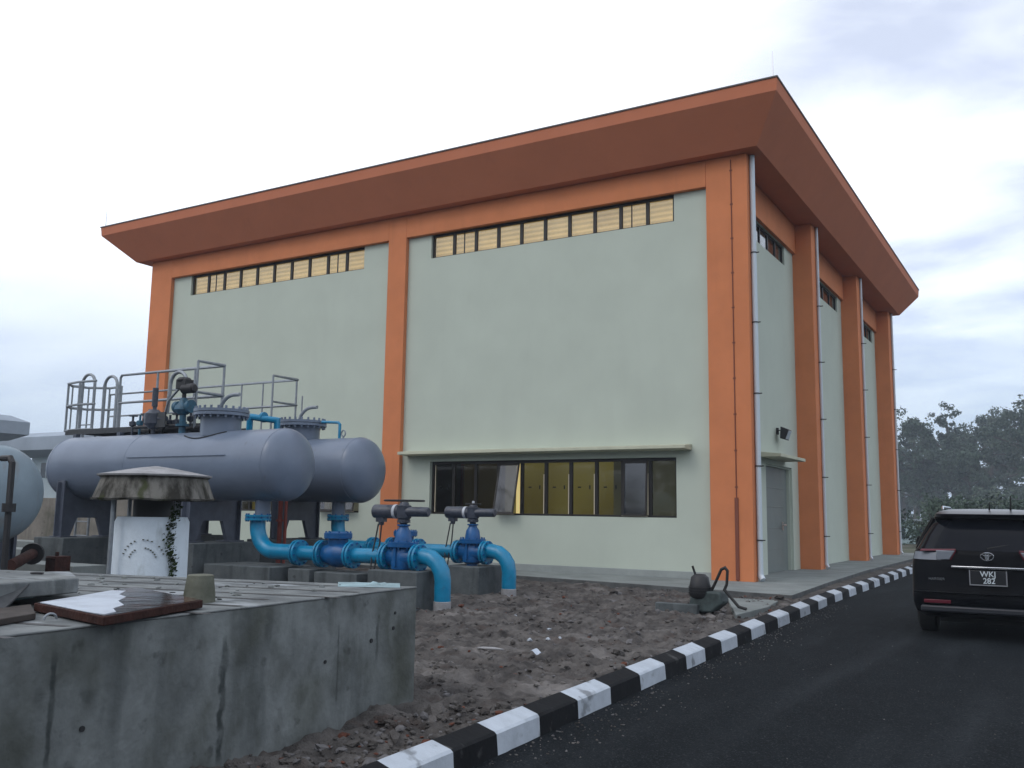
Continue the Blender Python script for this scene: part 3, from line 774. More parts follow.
A2 = thing('access_platform', 'galvanised walkway with railing above the grey tank nearest the building', 'platform', (-15.8,14.8,0), 'tank walkways')
z = 3.1
m = MB(); m.box((-18.2,14.3,z),(-14.4,15.2,z+.03)); 
for y in (14.3,15.2): m.box((-18.2,y-.02,z-.08),(-14.2,y+.02,z-.002))
m.build('deck', M['grate'], A2)
m = MB()
for x in (-17.6,-15.0): m.box((x-.05,15.1,0),(x+.05,15.2,z-.082)); m.box((x-.05,14.25,2.85),(x+.05,14.33,z-.082))
m.build('bracket', M['leg'], A2)
yb, yf_ = 14.8, 14.08
xa = on_y(110,396,yb).x; xb = on_y(297.6,379.4,yb).x; zt = 4.31; zm = 3.76
m = MB()
poly(m, [(xa,yb,z),(xa,yb,zt),(xb,yb,zt),(xb,yf_,zt)], .022); poly(m, [(xa,yb,zm),(xb,yb,zm),(xb,yf_,zm)], .02)
poly(m, [(xb,yf_,zt),(xb,yf_,z-.1)], .022); poly(m, [(xb-.02,yb,zt),(xb-.02,yb,z)], .022)
for px_ in (222,241.7,263): 
    x = on_y(px_,390,yb).x; poly(m, [(x,yb,z),(x,yb,zt)], .018)
x = on_y(302,405,yb).x; poly(m, [(x,yb,3.2),(x,yb,3.95)], .016)
m.build('handrail', M['galv'], A2)

# valves and small bore pipes on top of the first tank
T = thing('relief_valve_set', 'dark and blue small valves with bent pipes on top of the long grey tank', 'valves', (-14,11.5,2.85))
def sm(x, y, z): return V((x,y,z))
p = on_y(182,430,11.5); x = p.x
m = MB(); m.cyl((x,11.5,2.8),(x,11.5,3.25),.06,12); m.lathe([(0,.12),(.04,.12)], (x,11.5,3.0), 'z', 16); m.lathe([(0,.09),(.08,.16),(.14,.15),(.22,.08),(.3,.06)], (x,11.5,3.22), 'z', 16)
m.lathe([(-.22,.07),(-.2,.11),(-.12,.11),(-.1,.08),(.15,.08),(.16,.12),(.22,.12)], (x,11.5,3.36), 'x', 16)
m.build('valve_body', M['teal'], T, smooth=40)
m = MB(); m.cyl((x,11.5,3.48),(x,11.5,3.72),.04,10); m.box((x-.13,11.4,3.68),(x+.12,11.6,3.86)); m.lathe([(-.05,.09),(.22,.09),(.26,.06)], (x+.08,11.45,3.68), 'x', 14); m.lathe([(0,.1),(.05,.14),(.1,.1)], (x-.02,11.5,3.80), 'z', 12)
m.build('motor_head', M['dark'], T, bevel=.01)
x2 = on_y(153,430,11.5).x
m = MB(); m.cyl((x2,11.5,2.8),(x2,11.5,3.75),.035,10); m.lathe([(0,.08),(.1,.17),(.28,.17),(.36,.08)], (x2,11.5,2.98), 'z', 14); m.lathe([(-.2,.1),(.0,.1),(.05,.06),(.35,.05)], (x2,11.5,3.16), 'x', 12); m.lathe([(0,.055),(.35,.055)], (x2,11.5,3.4), 'z', 12)
m.build('valve_body', M['actuator'], T, smooth=40)
m = MB(); m.tube([(x2+.15,11.6,3.15),(x2+.25,11.6,3.5),(x2+.55,11.6,3.74),(x-.1,11.55,3.75)], .022, 8)
m.tube([(x2+.05,11.75,3.3),(x2+.1,11.75,3.8)]+arc((x2+.32,11.75,3.85),.22,PI,0,(1,0,0),(0,0,1),8), .035, 8)
m.build('bent_pipe', M['galv'], T, smooth=60)
m = MB(); m.tube([(x-1.4,11.75,2.98),(x+.2,11.75,2.98)], .05, 10); m.tube([(x-1.4,11.55,3.03),(x-.1,11.55,3.03)], .03, 8); m.tube([(x+.5,11.8,3.0),(x+.5,11.8,3.13),(x+1.3,11.8,3.13)], .02,8)
for q in (-1.2,-.8,-.3): m.lathe([(0,.08),(.05,.08)], (x+q,11.75,2.98), 'x', 12); m.box((x+q-.03,11.72,2.85),(x+q+.03,11.78,2.97))
m.build('manifold', M['dark'], T)
random.seed(3)
for q in range(9):
    xq = x2-.9+q*.2+random.uniform(-.05,.05); hq = random.uniform(.12,.42)
    m = MB(); m.cyl((xq,11.75,2.86),(xq,11.75,3.0+hq),.022,8); m.lathe([(0,.03),(.02,.07),(.09,.07),(.11,.03)], (xq,11.75,2.96+hq*.4), 'z', 10)
    if q % 3 == 0: m.lathe([(-.01,.09),(.01,.09)], (xq,11.75,3.0+hq), 'z', 12)
    m.build('stop_valve', M['teal'] if q % 3 == 1 else M['actuator'], T)
m = MB(); xx = on_y(145,425,11.3).x
m.extr([(xx-.35,11.45,3.28),(xx+.35,11.45,3.28),(xx+.35,11.45,3.0),(xx-.05,11.45,3.0)], (0,.03,0)); m.build('drip_tray', M['grate'], T)
# blue cross pipes between tanks
T = thing('blue_branch_pipe', 'thin bright blue pipe crossing between the two tank manholes', 'pipe', (-12.6,13,3.1))
m = MB(); a = on_y(250,417,12.6); b = on_y(281,421,13.0)
m.tube([(a.x,12.6,2.7),(a.x,12.6,a.z-.05),(a.x+.05,12.6,a.z),(b.x,12.9,b.z),(b.x,12.9,2.6)], .06, 12); m.lathe([(-.03,.1),(.03,.1)], ((a.x+b.x)/2,12.75,a.z), 'x', 14)
m.build('pipe', M['blue'], T, smooth=50)
T = thing('vent_pipe', 'thin bent blue vent pipe at the right of the far tank manhole', 'pipe', (-12.0,14,2.9))
m = MB(); a = on_y(322,422,14); b = on_y(340,422.5,14); c = on_y(340,438,14)
m.tube([(a.x,14,a.z),(b.x-.04,14,b.z),(b.x,14,b.z-.04),(b.x,14,2.86)], .028, 8); m.build('pipe', M['blue'], T, smooth=40)
m = MB(); m.tube([V((b.x+.10+.05*math.cos(t),14,3.02+.06*math.sin(t))) for t in [i*2*PI/14 for i in range(14)]], .016, 6, closed=True); m.cyl((b.x+.1,14,2.85),(b.x+.1,14,2.97),.02,6); m.build('eye_bolt', M['galv'], T)

# ---------------------------------------------------------------- white vent turret with cement cap
tc_ = V((-8.32,6.6,0))
T = thing('mushroom_vent', 'white round vent shaft under a mossy grey conical cement cap', 'vent', tc_)
m = MB(); m.lathe([(-.02,.385),(1.38,.37),(1.43,.345)], tc_, 'z', 40); m.build('shaft', M['white'], T, smooth=40)
m = MB(); m.lathe([(1.62,.625),(1.60,.61),(1.83,.53),(1.84,.55),(1.845,.55)], tc_, 'z', 48)
va_ = math.atan2(-tc_.y, -tc_.x)
# uneven skirt
for i, v in enumerate(m.v):
    a = math.atan2(v.y-tc_.y, v.x-tc_.x)
    if v.z < 1.65: v.z += .02*noise.noise(V((math.cos(a)*2, math.sin(a)*2, 1)))
m.build('cap_skirt', M['cap'], T, smooth=40)
m = MB(); m.lathe([(1.849,.57),(1.865,.575),(1.895,.42),(1.94,.18),(1.96,.03)], tc_, 'z', 48); m.build('cap_lid', M['captop'], T, smooth=40)
m = MB()
for a in (va_-.95, va_+2.6, va_-2.6):
     m.cyl((tc_.x+.47*math.cos(a),tc_.y+.47*math.sin(a),0),(tc_.x+.47*math.cos(a),tc_.y+.47*math.sin(a),1.66), .022, 8)
m.build('post', M['galv'], T)
m = MB(); m.cyl(tc_+V((0,0,1.4)), tc_+V((0,0,1.7)), .2, 20); m.build('neck', M['dark'], T)
# arc of scratched marks on the shaft
m = MB()
va = math.atan2(-tc_.y, -tc_.x)
def on_shaft(du, zz, rr=.380): 
    a = va + du/.39; return V((tc_.x+rr*math.cos(a), tc_.y+rr*math.sin(a), zz))
for rr_, zc in ((.25,.98),(.16,.98)):
    for i in range(13):
        t = PI*.12+PI*.76*i/12
        if random.random() < .25: continue
        q = on_shaft(-.08+rr_*math.cos(t)*.9, zc+rr_*math.sin(t)*.9, .380)
        m.lathe([(-.005,.009),(.005,.009)], q, 'z', 6)
m.build('nail_mark', M['stub'], T)
# climbing vine
m = MB()
for i in range(420):
    zz = random.uniform(.75,1.62); du = .20+random.gauss(0,.028)+.03*math.sin(zz*9)
    q = on_shaft(du, zz, .385+random.uniform(0,.04)); s_ = random.uniform(.010,.024)
    n_ = V((random.uniform(-1,1),random.uniform(-1,1),random.uniform(-.3,1))).normalized(); u = n_.orthogonal().normalized(); w = n_.cross(u)
    m.face([q-u*s_, q-w*s_*.6, q+u*s_, q+w*s_*.6])
o = m.build('climbing_vine', M['vine'], smooth=0); tag(o, 'dark green vine climbing the right side of the white vent shaft', 'plant')

# ---------------------------------------------------------------- foreground concrete box
BZ = .945
bx = [(-4.44,6.03),(-8.9,4.95),(-9.6,4.7),(-9.6,-2.5),(-3.84,-2.5)]
T = thing('concrete_tank', 'large stained concrete box with flat top filling the left foreground', 'tank', (-4.44,6.03,0))
m = MB(); m.prism(bx, -.05, BZ-.013); m.build('wall', M['conc'], T, bevel=.004)
bt = [(-4.436,6.034),(-8.9,4.954),(-9.604,4.704),(-9.604,-2.504),(-3.836,-2.504)]
m = MB(); m.prism(bt, BZ-.0125, BZ)
m.build('top_slab', M['conc_top'], T, bevel=.005)
# joints between the cover planks + formwork marks on the face
m = MB()
for k in range(9):
    a = V((-4.62+.03*k+.15*(k%3), 5.75-.40*k, BZ+.002)); b = a + V((-4.3,-1.0,0))
    m.face([a, a+V((0,-.05,0)), b+V((0,-.05,0)), b])
m.build('joint', M['dark'], T, smooth=0)
def on_face(t, z):  # along front face from corner, 0..1 = 3.5 m
    return V((-4.44+.0703*t*3.5+.006, 6.03-3.5*t, z))
m = MB()
for t, z, r in ((.32,.52,.013),(.17,.60,.016),(.09,.66,.014),(.085,.77,.011),(.86,.45,.015)):
    q = on_face(t,z); m.tube([q+V((-.003,0,0)),q+V((.002,0,0))], r, 10)
m.build('tie_hole', M['dark'], T)
def facept(px, py):
    # intersection of the sight line with the front face plane
    a = V((-4.44,6.03,0)); d = V((-3.84+4.44, -2.5-6.03, 0)).normalized(); n = V((d.y,-d.x,0)); 
    if n.x < 0: n = -n
    rr = ray(px,py); t = (a-V((0,0,H))).dot(n)/rr.dot(n); return V((0,0,H))+rr*t + n*.003
def add_streak(m, y0, w, z0, z1, k):
    nt = m.node_tree; b = nt.nodes['Principled BSDF']; N = nt.nodes.new; Lk = nt.links.new
    tc = N('ShaderNodeTexCoord'); sp = N('ShaderNodeSeparateXYZ'); Lk(tc.outputs['Object'], sp.inputs[0])
    n = N('ShaderNodeTexNoise'); n.inputs['Scale'].default_value = 9; n.inputs['Detail'].default_value = 6; Lk(tc.outputs['Object'], n.inputs[0])
    def mt(op, a, b_=None, c=None):
        q = N('ShaderNodeMath'); q.operation = op
        for i_, v_ in enumerate((a,b_,c)):
            if v_ is None: continue
            if isinstance(v_,(int,float)): q.inputs[i_].default_value = v_
            else: Lk(v_, q.inputs[i_])
        return q.outputs[0]
    d = mt('ABSOLUTE', mt('ADD', mt('SUBTRACT', sp.outputs[1], y0), mt('MULTIPLY_ADD', n.outputs[0], w*2.4, -w*1.2)))
    def ss(v_, a, b_, lo, hi):
        q = N('ShaderNodeMapRange'); q.interpolation_type = 'SMOOTHSTEP'
        for nm_, x_ in (('From Min',a),('From Max',b_),('To Min',lo),('To Max',hi)): q.inputs[nm_].default_value = x_
        Lk(v_, q.inputs['Value']); return q.outputs[0]
    f = mt('MULTIPLY', ss(d, w*.3, w*1.1, k, 0), mt('MULTIPLY', ss(sp.outputs[2], z0-.05, z0+.08, 0, 1), ss(sp.outputs[2], z1-.06, z1+.05, 1, 0)))
    f = mt('MULTIPLY', f, ss(n.outputs[0], .3, .6, .45, 1))
    mx = N('ShaderNodeMix'); mx.data_type = 'RGBA'; Lk(f, mx.inputs[0]); Lk(b.inputs['Base Color'].links[0].from_socket, mx.inputs[6]); mx.inputs[7].default_value = (.03,.036,.036,1)
    Lk(mx.outputs[2], b.inputs['Base Color'])
for (pa, pb, w_, k_) in (((225,640),(222,764),.035,.9),((55,655),(53,768),.022,.85),((89,692),(89,704),.06,.8),((39,690),(39,704),.035,.7),((339,628),(338,705),.012,.6),((150,690),(150,705),.05,.35),((270,612),(268,650),.04,.4),((378,615),(378,660),.02,.6)):
    a_ = facept(*pa); b_ = facept(*pb); add_streak(M['conc'], a_.y-6.03, w_, b_.z, a_.z, k_)
# stone debris on the top
m = MB()
for i in range(130):
    q = V((random.uniform(-8.2,-4.7), 0, BZ)); q.y = random.uniform(3.6, 5.9+(q.x+4.44)*.24)
    rock(m, q+V((0,0,.004)), random.uniform(.008,.03), 0, .4)
tag(m.build('mortar_crumbs', M['conc'], smooth=0, kind='stuff'), 'crumbs of mortar strewn over the top of the concrete tank', 'debris')
# steel hatch cover; pale shape stands for sky reflected in the plate
T = thing('hatch_cover', 'dark wet hatch plate with rusty edges and a painted sky reflection over half of it', 'hatch', (-4.9,3.6,BZ))
c4 = [on_z(34,603,BZ+.052), on_z(104,617,BZ+.052), on_z(203,600,BZ+.052), on_z(135,587,BZ+.052)]
m = MB(); m.prism([(p.x,p.y) for p in c4], BZ+.008, BZ+.052); m.build('rim', M['rust'], T, bevel=.004)
cen = sum(c4, V((0,0,0)))/4
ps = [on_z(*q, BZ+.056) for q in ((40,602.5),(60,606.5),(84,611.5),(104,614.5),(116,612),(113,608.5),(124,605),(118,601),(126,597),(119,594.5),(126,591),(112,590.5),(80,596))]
m = MB(); m.prism([(p.x,p.y) for p in ps], BZ+.0552, BZ+.058); m.build('sheet', M['sky_reflection'], T)  # pale polygon gives the reflected sky a shape; no real sheet
m = MB(); m.prism([tuple((cen+(p-cen)*.97).xy) for p in c4], BZ+.0525, BZ+.055); m.build('plate', M['wet'], T)
# lifting ring
p = on_z(50,622,BZ)
m = MB(); m.tube([p+V((.0,.035*math.cos(t),.012+.03*math.sin(t))) for t in [PI*i/8 for i in range(9)]], .006, 6); m.build('lifting_ring', M['galv'])
tag(bpy.data.objects['lifting_ring'], 'small steel lifting ring on the tank edge in front of the hatch cover', 'ring')
# mortar stub
p = on_z(199,602,BZ)
m = MB(); m.lathe([(0,.098),(.05,.096),(.165,.080),(.17,.07)], p, 'z', 24)
tag(m.build('mortar_stub', M['stub'], smooth=40), 'short yellowish tapered mortar stub on the tank top beside the hatch cover', 'stub')
# tilted slab on the left, board, dark frame below
T = [on_z(-60,590,BZ+.17), on_z(79,573,BZ+.17), on_z(60,564,BZ+.17), on_z(-60,574,BZ+.17)]
p4 = [on_z(*q, BZ+.15) for q in ((-60,588),(79,578),(70,571),(-60,574))]
m = MB(); m.prism([(p.x,p.y) for p in p4], BZ+.06, BZ+.15)
tag(m.build('cover_slab', M['conc_top'], bevel=.008), 'thick grey precast slab resting at the far left of the tank top', 'slab')
p = on_z(37,574,BZ+.155)
m = MB(); m.tube([p+V((.045*math.cos(t),.03*math.sin(t),.006)) for t in [2*PI*i/14 for i in range(14)]], .006, 6, closed=True)
tag(m.build('wire_ring', M['dark']), 'small dark wire ring lying on the grey precast slab', 'ring')
a, b, c, d = on_z(30,585,BZ+.13), on_z(4,611,BZ+.01), on_z(-60,611,BZ+.01), on_z(-50,588,BZ+.13)
m = MB(); m.extr([a,b,c,d], (0,0,.012)); tag(m.build('steel_plate', M['grate']), 'bare grey steel plate leaning off the precast slab at the left edge', 'plate')
p4 = [on_z(*q, BZ+.04) for q in ((-60,615),(31,603),(36,612),(-60,628))]
m = MB(); m.prism([(p.x,p.y) for p in p4][::-1], BZ+.003, BZ+.035); tag(m.build('timber_board', M['wood'], bevel=.004), 'dark wet board on the tank top left of the hatch cover', 'board')
p4 = [on_z(*q, BZ+.02) for q in ((8,604),(32,601),(60,590),(46,588),(20,594))]
m = MB(); m.prism([(p.x,p.y) for p in p4], BZ+.036, BZ+.046); tag(m.build('foam_sheet', M['cloth'], bevel=.003), 'small pale sheet scrap between the steel plate and hatch cover', 'sheet')
# pale blue sheeting near the corner
m = MB(); N = 16; W = 8
def cl(i, j):
    u = i/N; v_ = j/W
    q = on_z(338+u*62, 582.3+v_*4.6+u*1.2, BZ)
    return V((q.x, q.y, BZ+.003+.035*abs(noise.noise(V((u*6, v_*3, 2))))*(math.sin(PI*u)+.2)*math.sin(PI*min(1,max(0,v_)))))
for i in range(N):
    for j in range(W): m.face([cl(i,j),cl(i+1,j),cl(i+1,j+1),cl(i,j+1)])
o = m.build('plastic_sheeting', M['cloth'], smooth=80); tag(o, 'crumpled pale blue sheeting lying near the corner of the tank top', 'sheeting')

# left middle distance bits
T = thing('pipe_stub', 'short brown pipe stub with round flange behind the precast slab', 'pipe', (-10.2,7.2,.6))
a = on_y(10,566,7.2); b = on_y(32,554,8.0)
m = MB(); m.tube([a,b], .075, 16); m.build('pipe', M['rust'], T)
dd = (b-a).normalized(); m = MB(); m.tube([b, b+dd*.06], .15, 20); m.build('flange', M['dark'], T)
p = on_y(57,556,8.6)
m = MB(); m.box((p.x-.12,8.5,0),(p.x+.12,8.75,p.z)); m.box((p.x-.1,8.48,p.z-.04),(p.x+.1,8.499,p.z-.02)); m.cyl((p.x,8.6,p.z),(p.x,8.6,p.z+.06),.03,8)
tag(m.build('junction_box', M['rust'], bevel=.01), 'small dull red brown box standing left of the white mushroom vent', 'box')
# retaining wall and pale slabs behind
p0 = on_y(18,500,19); p1 = on_y(150,500,19)
m = MB(); m.box((-45,18.9,0),(p1.x,19.3,on_y(60,498,19).z))
M['oldwall'] = concrete('old_brown_concrete', (.24,.22,.19), (.14,.13,.11), True, .8)
tag(m.build('retaining_wall', M['oldwall'], bevel=.02), 'old brown concrete wall behind the grey tanks at the left', 'wall')
# planks of concrete lying in the yard
for k, (pa, pb, lab) in enumerate((((36,541),(120,541),'long pale precast plank lying farthest back beside the old wall'),((34,549),(125,552),'long pale precast plank lying in the middle of the yard strip'),((36,562),(90,566),'long pale precast plank lying nearest the junction box'))):
    y = (15.5,13.2,9.6)[k]; a = on_y(*pa, y); b = on_y(*pb, y)
    m = MB(); m.box((a.x-1.5,y-.3,max(0,a.z-.3)*0),(b.x,y+.3,max(.12,a.z)))
    tag(m.build('precast_plank', M['apron'], bevel=.01), lab, 'plank', 'precast planks in the yard')

# ---------------------------------------------------------------- small machine by the corner
pm = on_z(705,612,.12); s = pm.y/13.4
SC = .72
T = thing('portable_pump', 'small grey green portable pump with dark motor, bent handle and hose beside the building corner', 'pump', pm)
def L_(x, y, z): return pm + V((x*SC,y*SC,z*.92))
m = MB()
m.extr([L_(-.20,-.15,.0),L_(.18,-.15,.0),L_(.42,-.15,.16),L_(.36,-.15,.33),L_(.06,-.15,.34),L_(-.10,-.15,.22),L_(-.26,-.15,.26),L_(-.30,-.15,.1)], (0,.34,0)); m.build('casing', M['weld'], T, bevel=.03)
m = MB(); m.lathe([(.20,.13),(.24,.16),(.36,.16),(.40,.15),(.50,.13),(.545,.08),(.55,.02)], L_(-.10,0,0), 'z', 18)
for z_ in (.27,.31,.35): m.lathe([(z_,.175),(z_+.012,.175)], L_(-.10,0,0), 'z', 18)
m.build('motor', M['dark'], T, smooth=40)
m = MB(); m.tube([L_(-.16,0,.5),L_(-.25,-.02,.72)], .018, 8); m.build('lever', M['black'], T)
m = MB(); m.tube([L_(.10,.05,.30),L_(.20,.05,.45),L_(.34,.05,.68),L_(.42,.05,.71),L_(.47,.05,.66),L_(.45,.05,.45),L_(.40,.05,.36),L_(.55,.0,.25),L_(.72,-.05,.12),L_(.88,-.05,.09)], .022, 8); m.build('hose', M['black'], T, smooth=70)
a, b = on_z(655,610,.12), on_z(697,613,.12)
m = MB(); dv = (b-a).normalized(); nn = V((-dv.y,dv.x,0))*.11
m.prism([tuple(q.xy) for q in (a-nn*.0,b-nn*.0,b+nn,a+nn)], .04, .235)
tag(m.build('kerb_stone', M['plinth'], bevel=.012), 'loose grey concrete beam lying left of the portable pump', 'concrete beam')

# ---------------------------------------------------------------- car
PB = mat('black_car_paint', (.0025,.003,.0045), .3, spec=.05); PB.node_tree.nodes['Principled BSDF'].inputs['Coat Weight'].default_value = .0
GL = mat('dark_car_glass', (.004,.005,.008), .12, spec=.14)
CH = mat('chrome', (.7,.72,.75), .2, metal=1)
LENS = mat('clear_tail_lens', (.16,.18,.21), .15)
LRED = mat('red_tail_lens', (.10,.012,.022), .2)
BUMP = mat('grey_bumper_trim', (.014,.016,.022), .45)
car = thing('parked_car', 'black sport utility car seen from behind, parked on the asphalt beside the striped kerb', 'car', (0,0,0))
# local frame: rear at y=0, car points +y
ringz = [  # z, halfwidth, y_rear, y_front, corner radius
    (.27,.80,.14,4.55,.25),(.33,.88,.04,4.66,.28),(.45,.915,.005,4.70,.30),(.56,.92,0,4.72,.32),(.60,.918,.02,4.72,.32),
    (.75,.922,.05,4.70,.33),(.90,.922,.07,4.62,.34),(.99,.915,.09,4.45,.38),(1.07,.90,.11,4.15,.38),(1.115,.882,.125,4.0,.38),(1.135,.862,.14,3.95,.36)]
cabz = [(1.13,.868,.13,3.95,.34),(1.17,.845,.16,3.55,.34),(1.30,.785,.26,3.2,.32),(1.45,.69,.38,2.85,.25),(1.54,.635,.46,2.62,.24)]
roofz = [(1.535,.645,.42,2.65,.22),(1.56,.635,.33,2.62,.2),(1.60,.62,.30,2.55,.2),(1.635,.58,.42,2.4,.2),(1.665,.48,.7,2.2,.2),(1.675,.25,1.0,1.9,.15)]
def ring(z, w, y0, y1, r, n=9, off=0):
    w += off; y0 -= off; y1 += off
    pts = []
    rx, ry = min(r, w*.9), r*.75
    for (cx, cy, a0) in ((-w+rx, y0+ry, PI), (w-rx, y0+ry, PI*1.5), (w-rx, y1-ry*1.6, 0), (-w+rx, y1-ry*1.6, PI/2)):
        ryy = ry if cy < (y0+y1)/2 else ry*1.6
        for i in range(n):
            a = a0 + PI/2*i/(n-1)
            bow = 0
            pts.append(V((cx+rx*math.cos(a), cy+ryy*math.sin(a), z)))
    # slight bow of the rear face
    for p in pts:
        if p.y < y0+.4: p.y -= .05*(1-(p.x/w)**2)
    return pts
def loft(rings, capb=True, capt=True, n=9, off=0):
    m = MB(); R = [ring(*r, n=n, off=off) for r in rings]; N = len(R[0])
    for r in R: m.v += r
    for i in range(len(R)-1):
        for j in range(N):
            j2 = (j+1) % N; m.f.append([i*N+j, i*N+j2, (i+1)*N+j2, (i+1)*N+j]); m.m.append(0)
    if capb: m.f.append(list(range(N))[::-1]); m.m.append(0)
    if capt: m.f.append([(len(R)-1)*N+j for j in range(N)]); m.m.append(0)
    return m
body = loft(ringz).build('body', PB, car, smooth=45)
# cut the wheel arches, then drop the cutter
cut = MB()
for y in (.95,3.62):
    for s_ in (-1,1): cut.cyl((s_*.62,y,.36),(s_*1.1,y,.36),.41,32)
co = cut.build('wheel_cut', PB, smooth=0)
bm_ = body.modifiers.new('b','BOOLEAN'); bm_.object = co; bm_.operation = 'DIFFERENCE'; bm_.solver = 'EXACT'
dg = bpy.context.evaluated_depsgraph_get(); dg.update()
nm = bpy.data.meshes.new_from_object(body.evaluated_get(dg)); body.modifiers.clear(); body.data = nm
nm.polygons.foreach_set('use_smooth',[True]*len(nm.polygons)); nm.set_sharp_from_angle(angle=math.radians(40))
bpy.data.objects.remove(co, do_unlink=True)
loft(cabz).build('window', GL, car, smooth=45)
RP = mat('black_roof_paint', (.006,.007,.009), .28, spec=.9)
rf = loft(roofz).build('roof', RP, car, smooth=45)
# pillars
m = MB()
for s_ in (-1,1):
    for yy, yt in ((.42,.62),(1.55,1.6),(2.6,2.35)):
        m.tube([(s_*.855,yy,1.13),(s_*.79,yy+(yt-yy)*.4,1.30),(s_*.665,yt,1.535)], .03, 6)
m.build('pillar', PB, car)
for s_ in (-1,1):
    m = MB(); m.tube([(s_*.56,.9,1.66),(s_*.57,1.0,1.70),(s_*.57,2.2,1.70),(s_*.55,2.35,1.66)], .016, 8); m.build('roof_rail', CH, car)
for (x_, y_, h_) in ((.28,.62,.19),(.03,.58,.10)):
    MB().tube([(x_,y_,1.66),(x_+.01,y_-.05,1.66+h_)], [.012,.006], 6).build('antenna', M['black'], car)
# lamps (shell patches just proud of the body)
def patch(z0, z1, j0, j1, off, th=.02):
    m = MB()
    def ringat(z, o):
        for a, b in zip(ringz, ringz[1:]):
            if a[0] <= z <= b[0]:
                t = (z-a[0])/(b[0]-a[0]); return ring(*[a[i]+(b[i]-a[i])*t for i in range(5)], n=9, off=o)
    nz = 5; K = len(ringat(z0,0))
    idx = [(j % K) for j in range(j0, j1+1)]
    base = 0
    for i in range(nz+1):
        R = ringat(z0+(z1-z0)*i/nz, off); m.v += [R[j] for j in idx]
    n = len(idx)
    for i in range(nz):
        for j in range(n-1): m.f.append([i*n+j, i*n+j+1, (i+1)*n+j+1, (i+1)*n+j]); m.m.append(0)
    return m
def box_rear(x0, x1, z0, z1, y0, y1): return MB().box((x0,y0,z0),(x1,y1,z1))
for s_ in (-1,1):
    j = (2,8) if s_ < 0 else (9,15)
    tl = patch(1.0,1.10,j[0],j[1],.010).build('taillight', LENS, car, smooth=50)
    xa_, xb_ = (-.62,-.42) if s_ < 0 else (.42,.62)
    m = MB(); sx = s_
    m.extr([(sx*.60,.05,1.0),(sx*.44,.045,1.01),(sx*.37,.05,1.125),(sx*.60,.06,1.125)], (0,.06,0)); m.build('taillight', LENS, car, bevel=.01)
    m = MB(); m.extr([(sx*.80,.09,1.112),(sx*.37,.052,1.129),(sx*.36,.056,1.150),(sx*.78,.11,1.138)], (0,.06,0)); m.extr([(sx*.436,.040,1.005),(sx*.425,.040,1.005),(sx*.355,.044,1.13),(sx*.368,.044,1.13)], (0,.06,0)); m.build('taillight_edge', LRED, car)
    m = MB(); m.box((sx*.60-.16,-.045,.455),(sx*.60+.16,.03,.50)); m.build('reflector', LRED, car, bevel=.006)
# bumper lip, chrome bar, plate, badge
m = MB(); m.box((-.80,-.052,.345),(.80,.05,.425)); m.build('bumper', BUMP, car, bevel=.02)
m = MB(); m.box((-.88,-.056,.585),(.88,.02,.60)); m.build('bumper_crease', PB, car, bevel=.005)
m = MB(); m.box((-.42,-.02,.905),(.42,.03,.935)); m.build('chrome_strip', CH, car, bevel=.006)
m = MB(); m.box((-.20,-.03,.715),(.20,.02,.885)); pl = m.build('number_plate', mat('plate_black', (.008,.009,.012), .4), car, bevel=.004)
fr = MB(); fr.box((-.215,-.036,.70),(.215,-.02,.713)); fr.box((-.215,-.036,.713),(-.203,-.02,.89)); fr.box((.203,-.036,.713),(.215,-.02,.89)); fr.build('plate_frame', mat('plate_frame_grey', (.22,.23,.25), .4), pl)
def text(body_, size, loc, parent, mt, name, sx=1):
    cu = bpy.data.curves.new(name, 'FONT'); cu.body = body_; cu.size = size; cu.align_x = 'CENTER'; cu.align_y = 'CENTER'; cu.extrude = .002; cu.offset = size*.012
    o = bpy.data.objects.new(name, cu); C.objects.link(o)
    dg = bpy.context.evaluated_depsgraph_get(); dg.update()
    me = bpy.data.meshes.new_from_object(o.evaluated_get(dg)); bpy.data.objects.remove(o, do_unlink=True)
    me.transform(Matrix.Translation(V(loc)) @ Matrix.Rotation(PI/2,4,'X') @ Matrix.Scale(sx,4,(1,0,0)))
    me.materials.clear(); me.materials.append(mt)
    q = bpy.data.objects.new(name, me); C.objects.link(q); q.parent = parent; return q
TXT = mat('plate_white', (.55,.62,.66), .5)
text('WKJ', .098, (0,-.033,.842), pl, TXT, 'plate_letters', .95)
text('282', .098, (.01,-.033,.758), pl, TXT, 'plate_digits', .95)
text('HARRIER', .045, (-.60,-.006,.76), car, CH, 'badge_letters', 1.1)
m = MB()
def ell(a, b, cx=0, cz=0, r=.0065, n=28): m.tube([V((cx+a*math.cos(2*PI*i/n), -.028, 1.065+cz+b*math.sin(2*PI*i/n))) for i in range(n)], r, 6, closed=True)
ell(.075,.048); ell(.023,.042,0,.003); ell(.052,.019,0,.024)
m.cyl((0,-.02,1.065),(0,.03,1.065),.03,12)
m.build('emblem', CH, car, smooth=50)
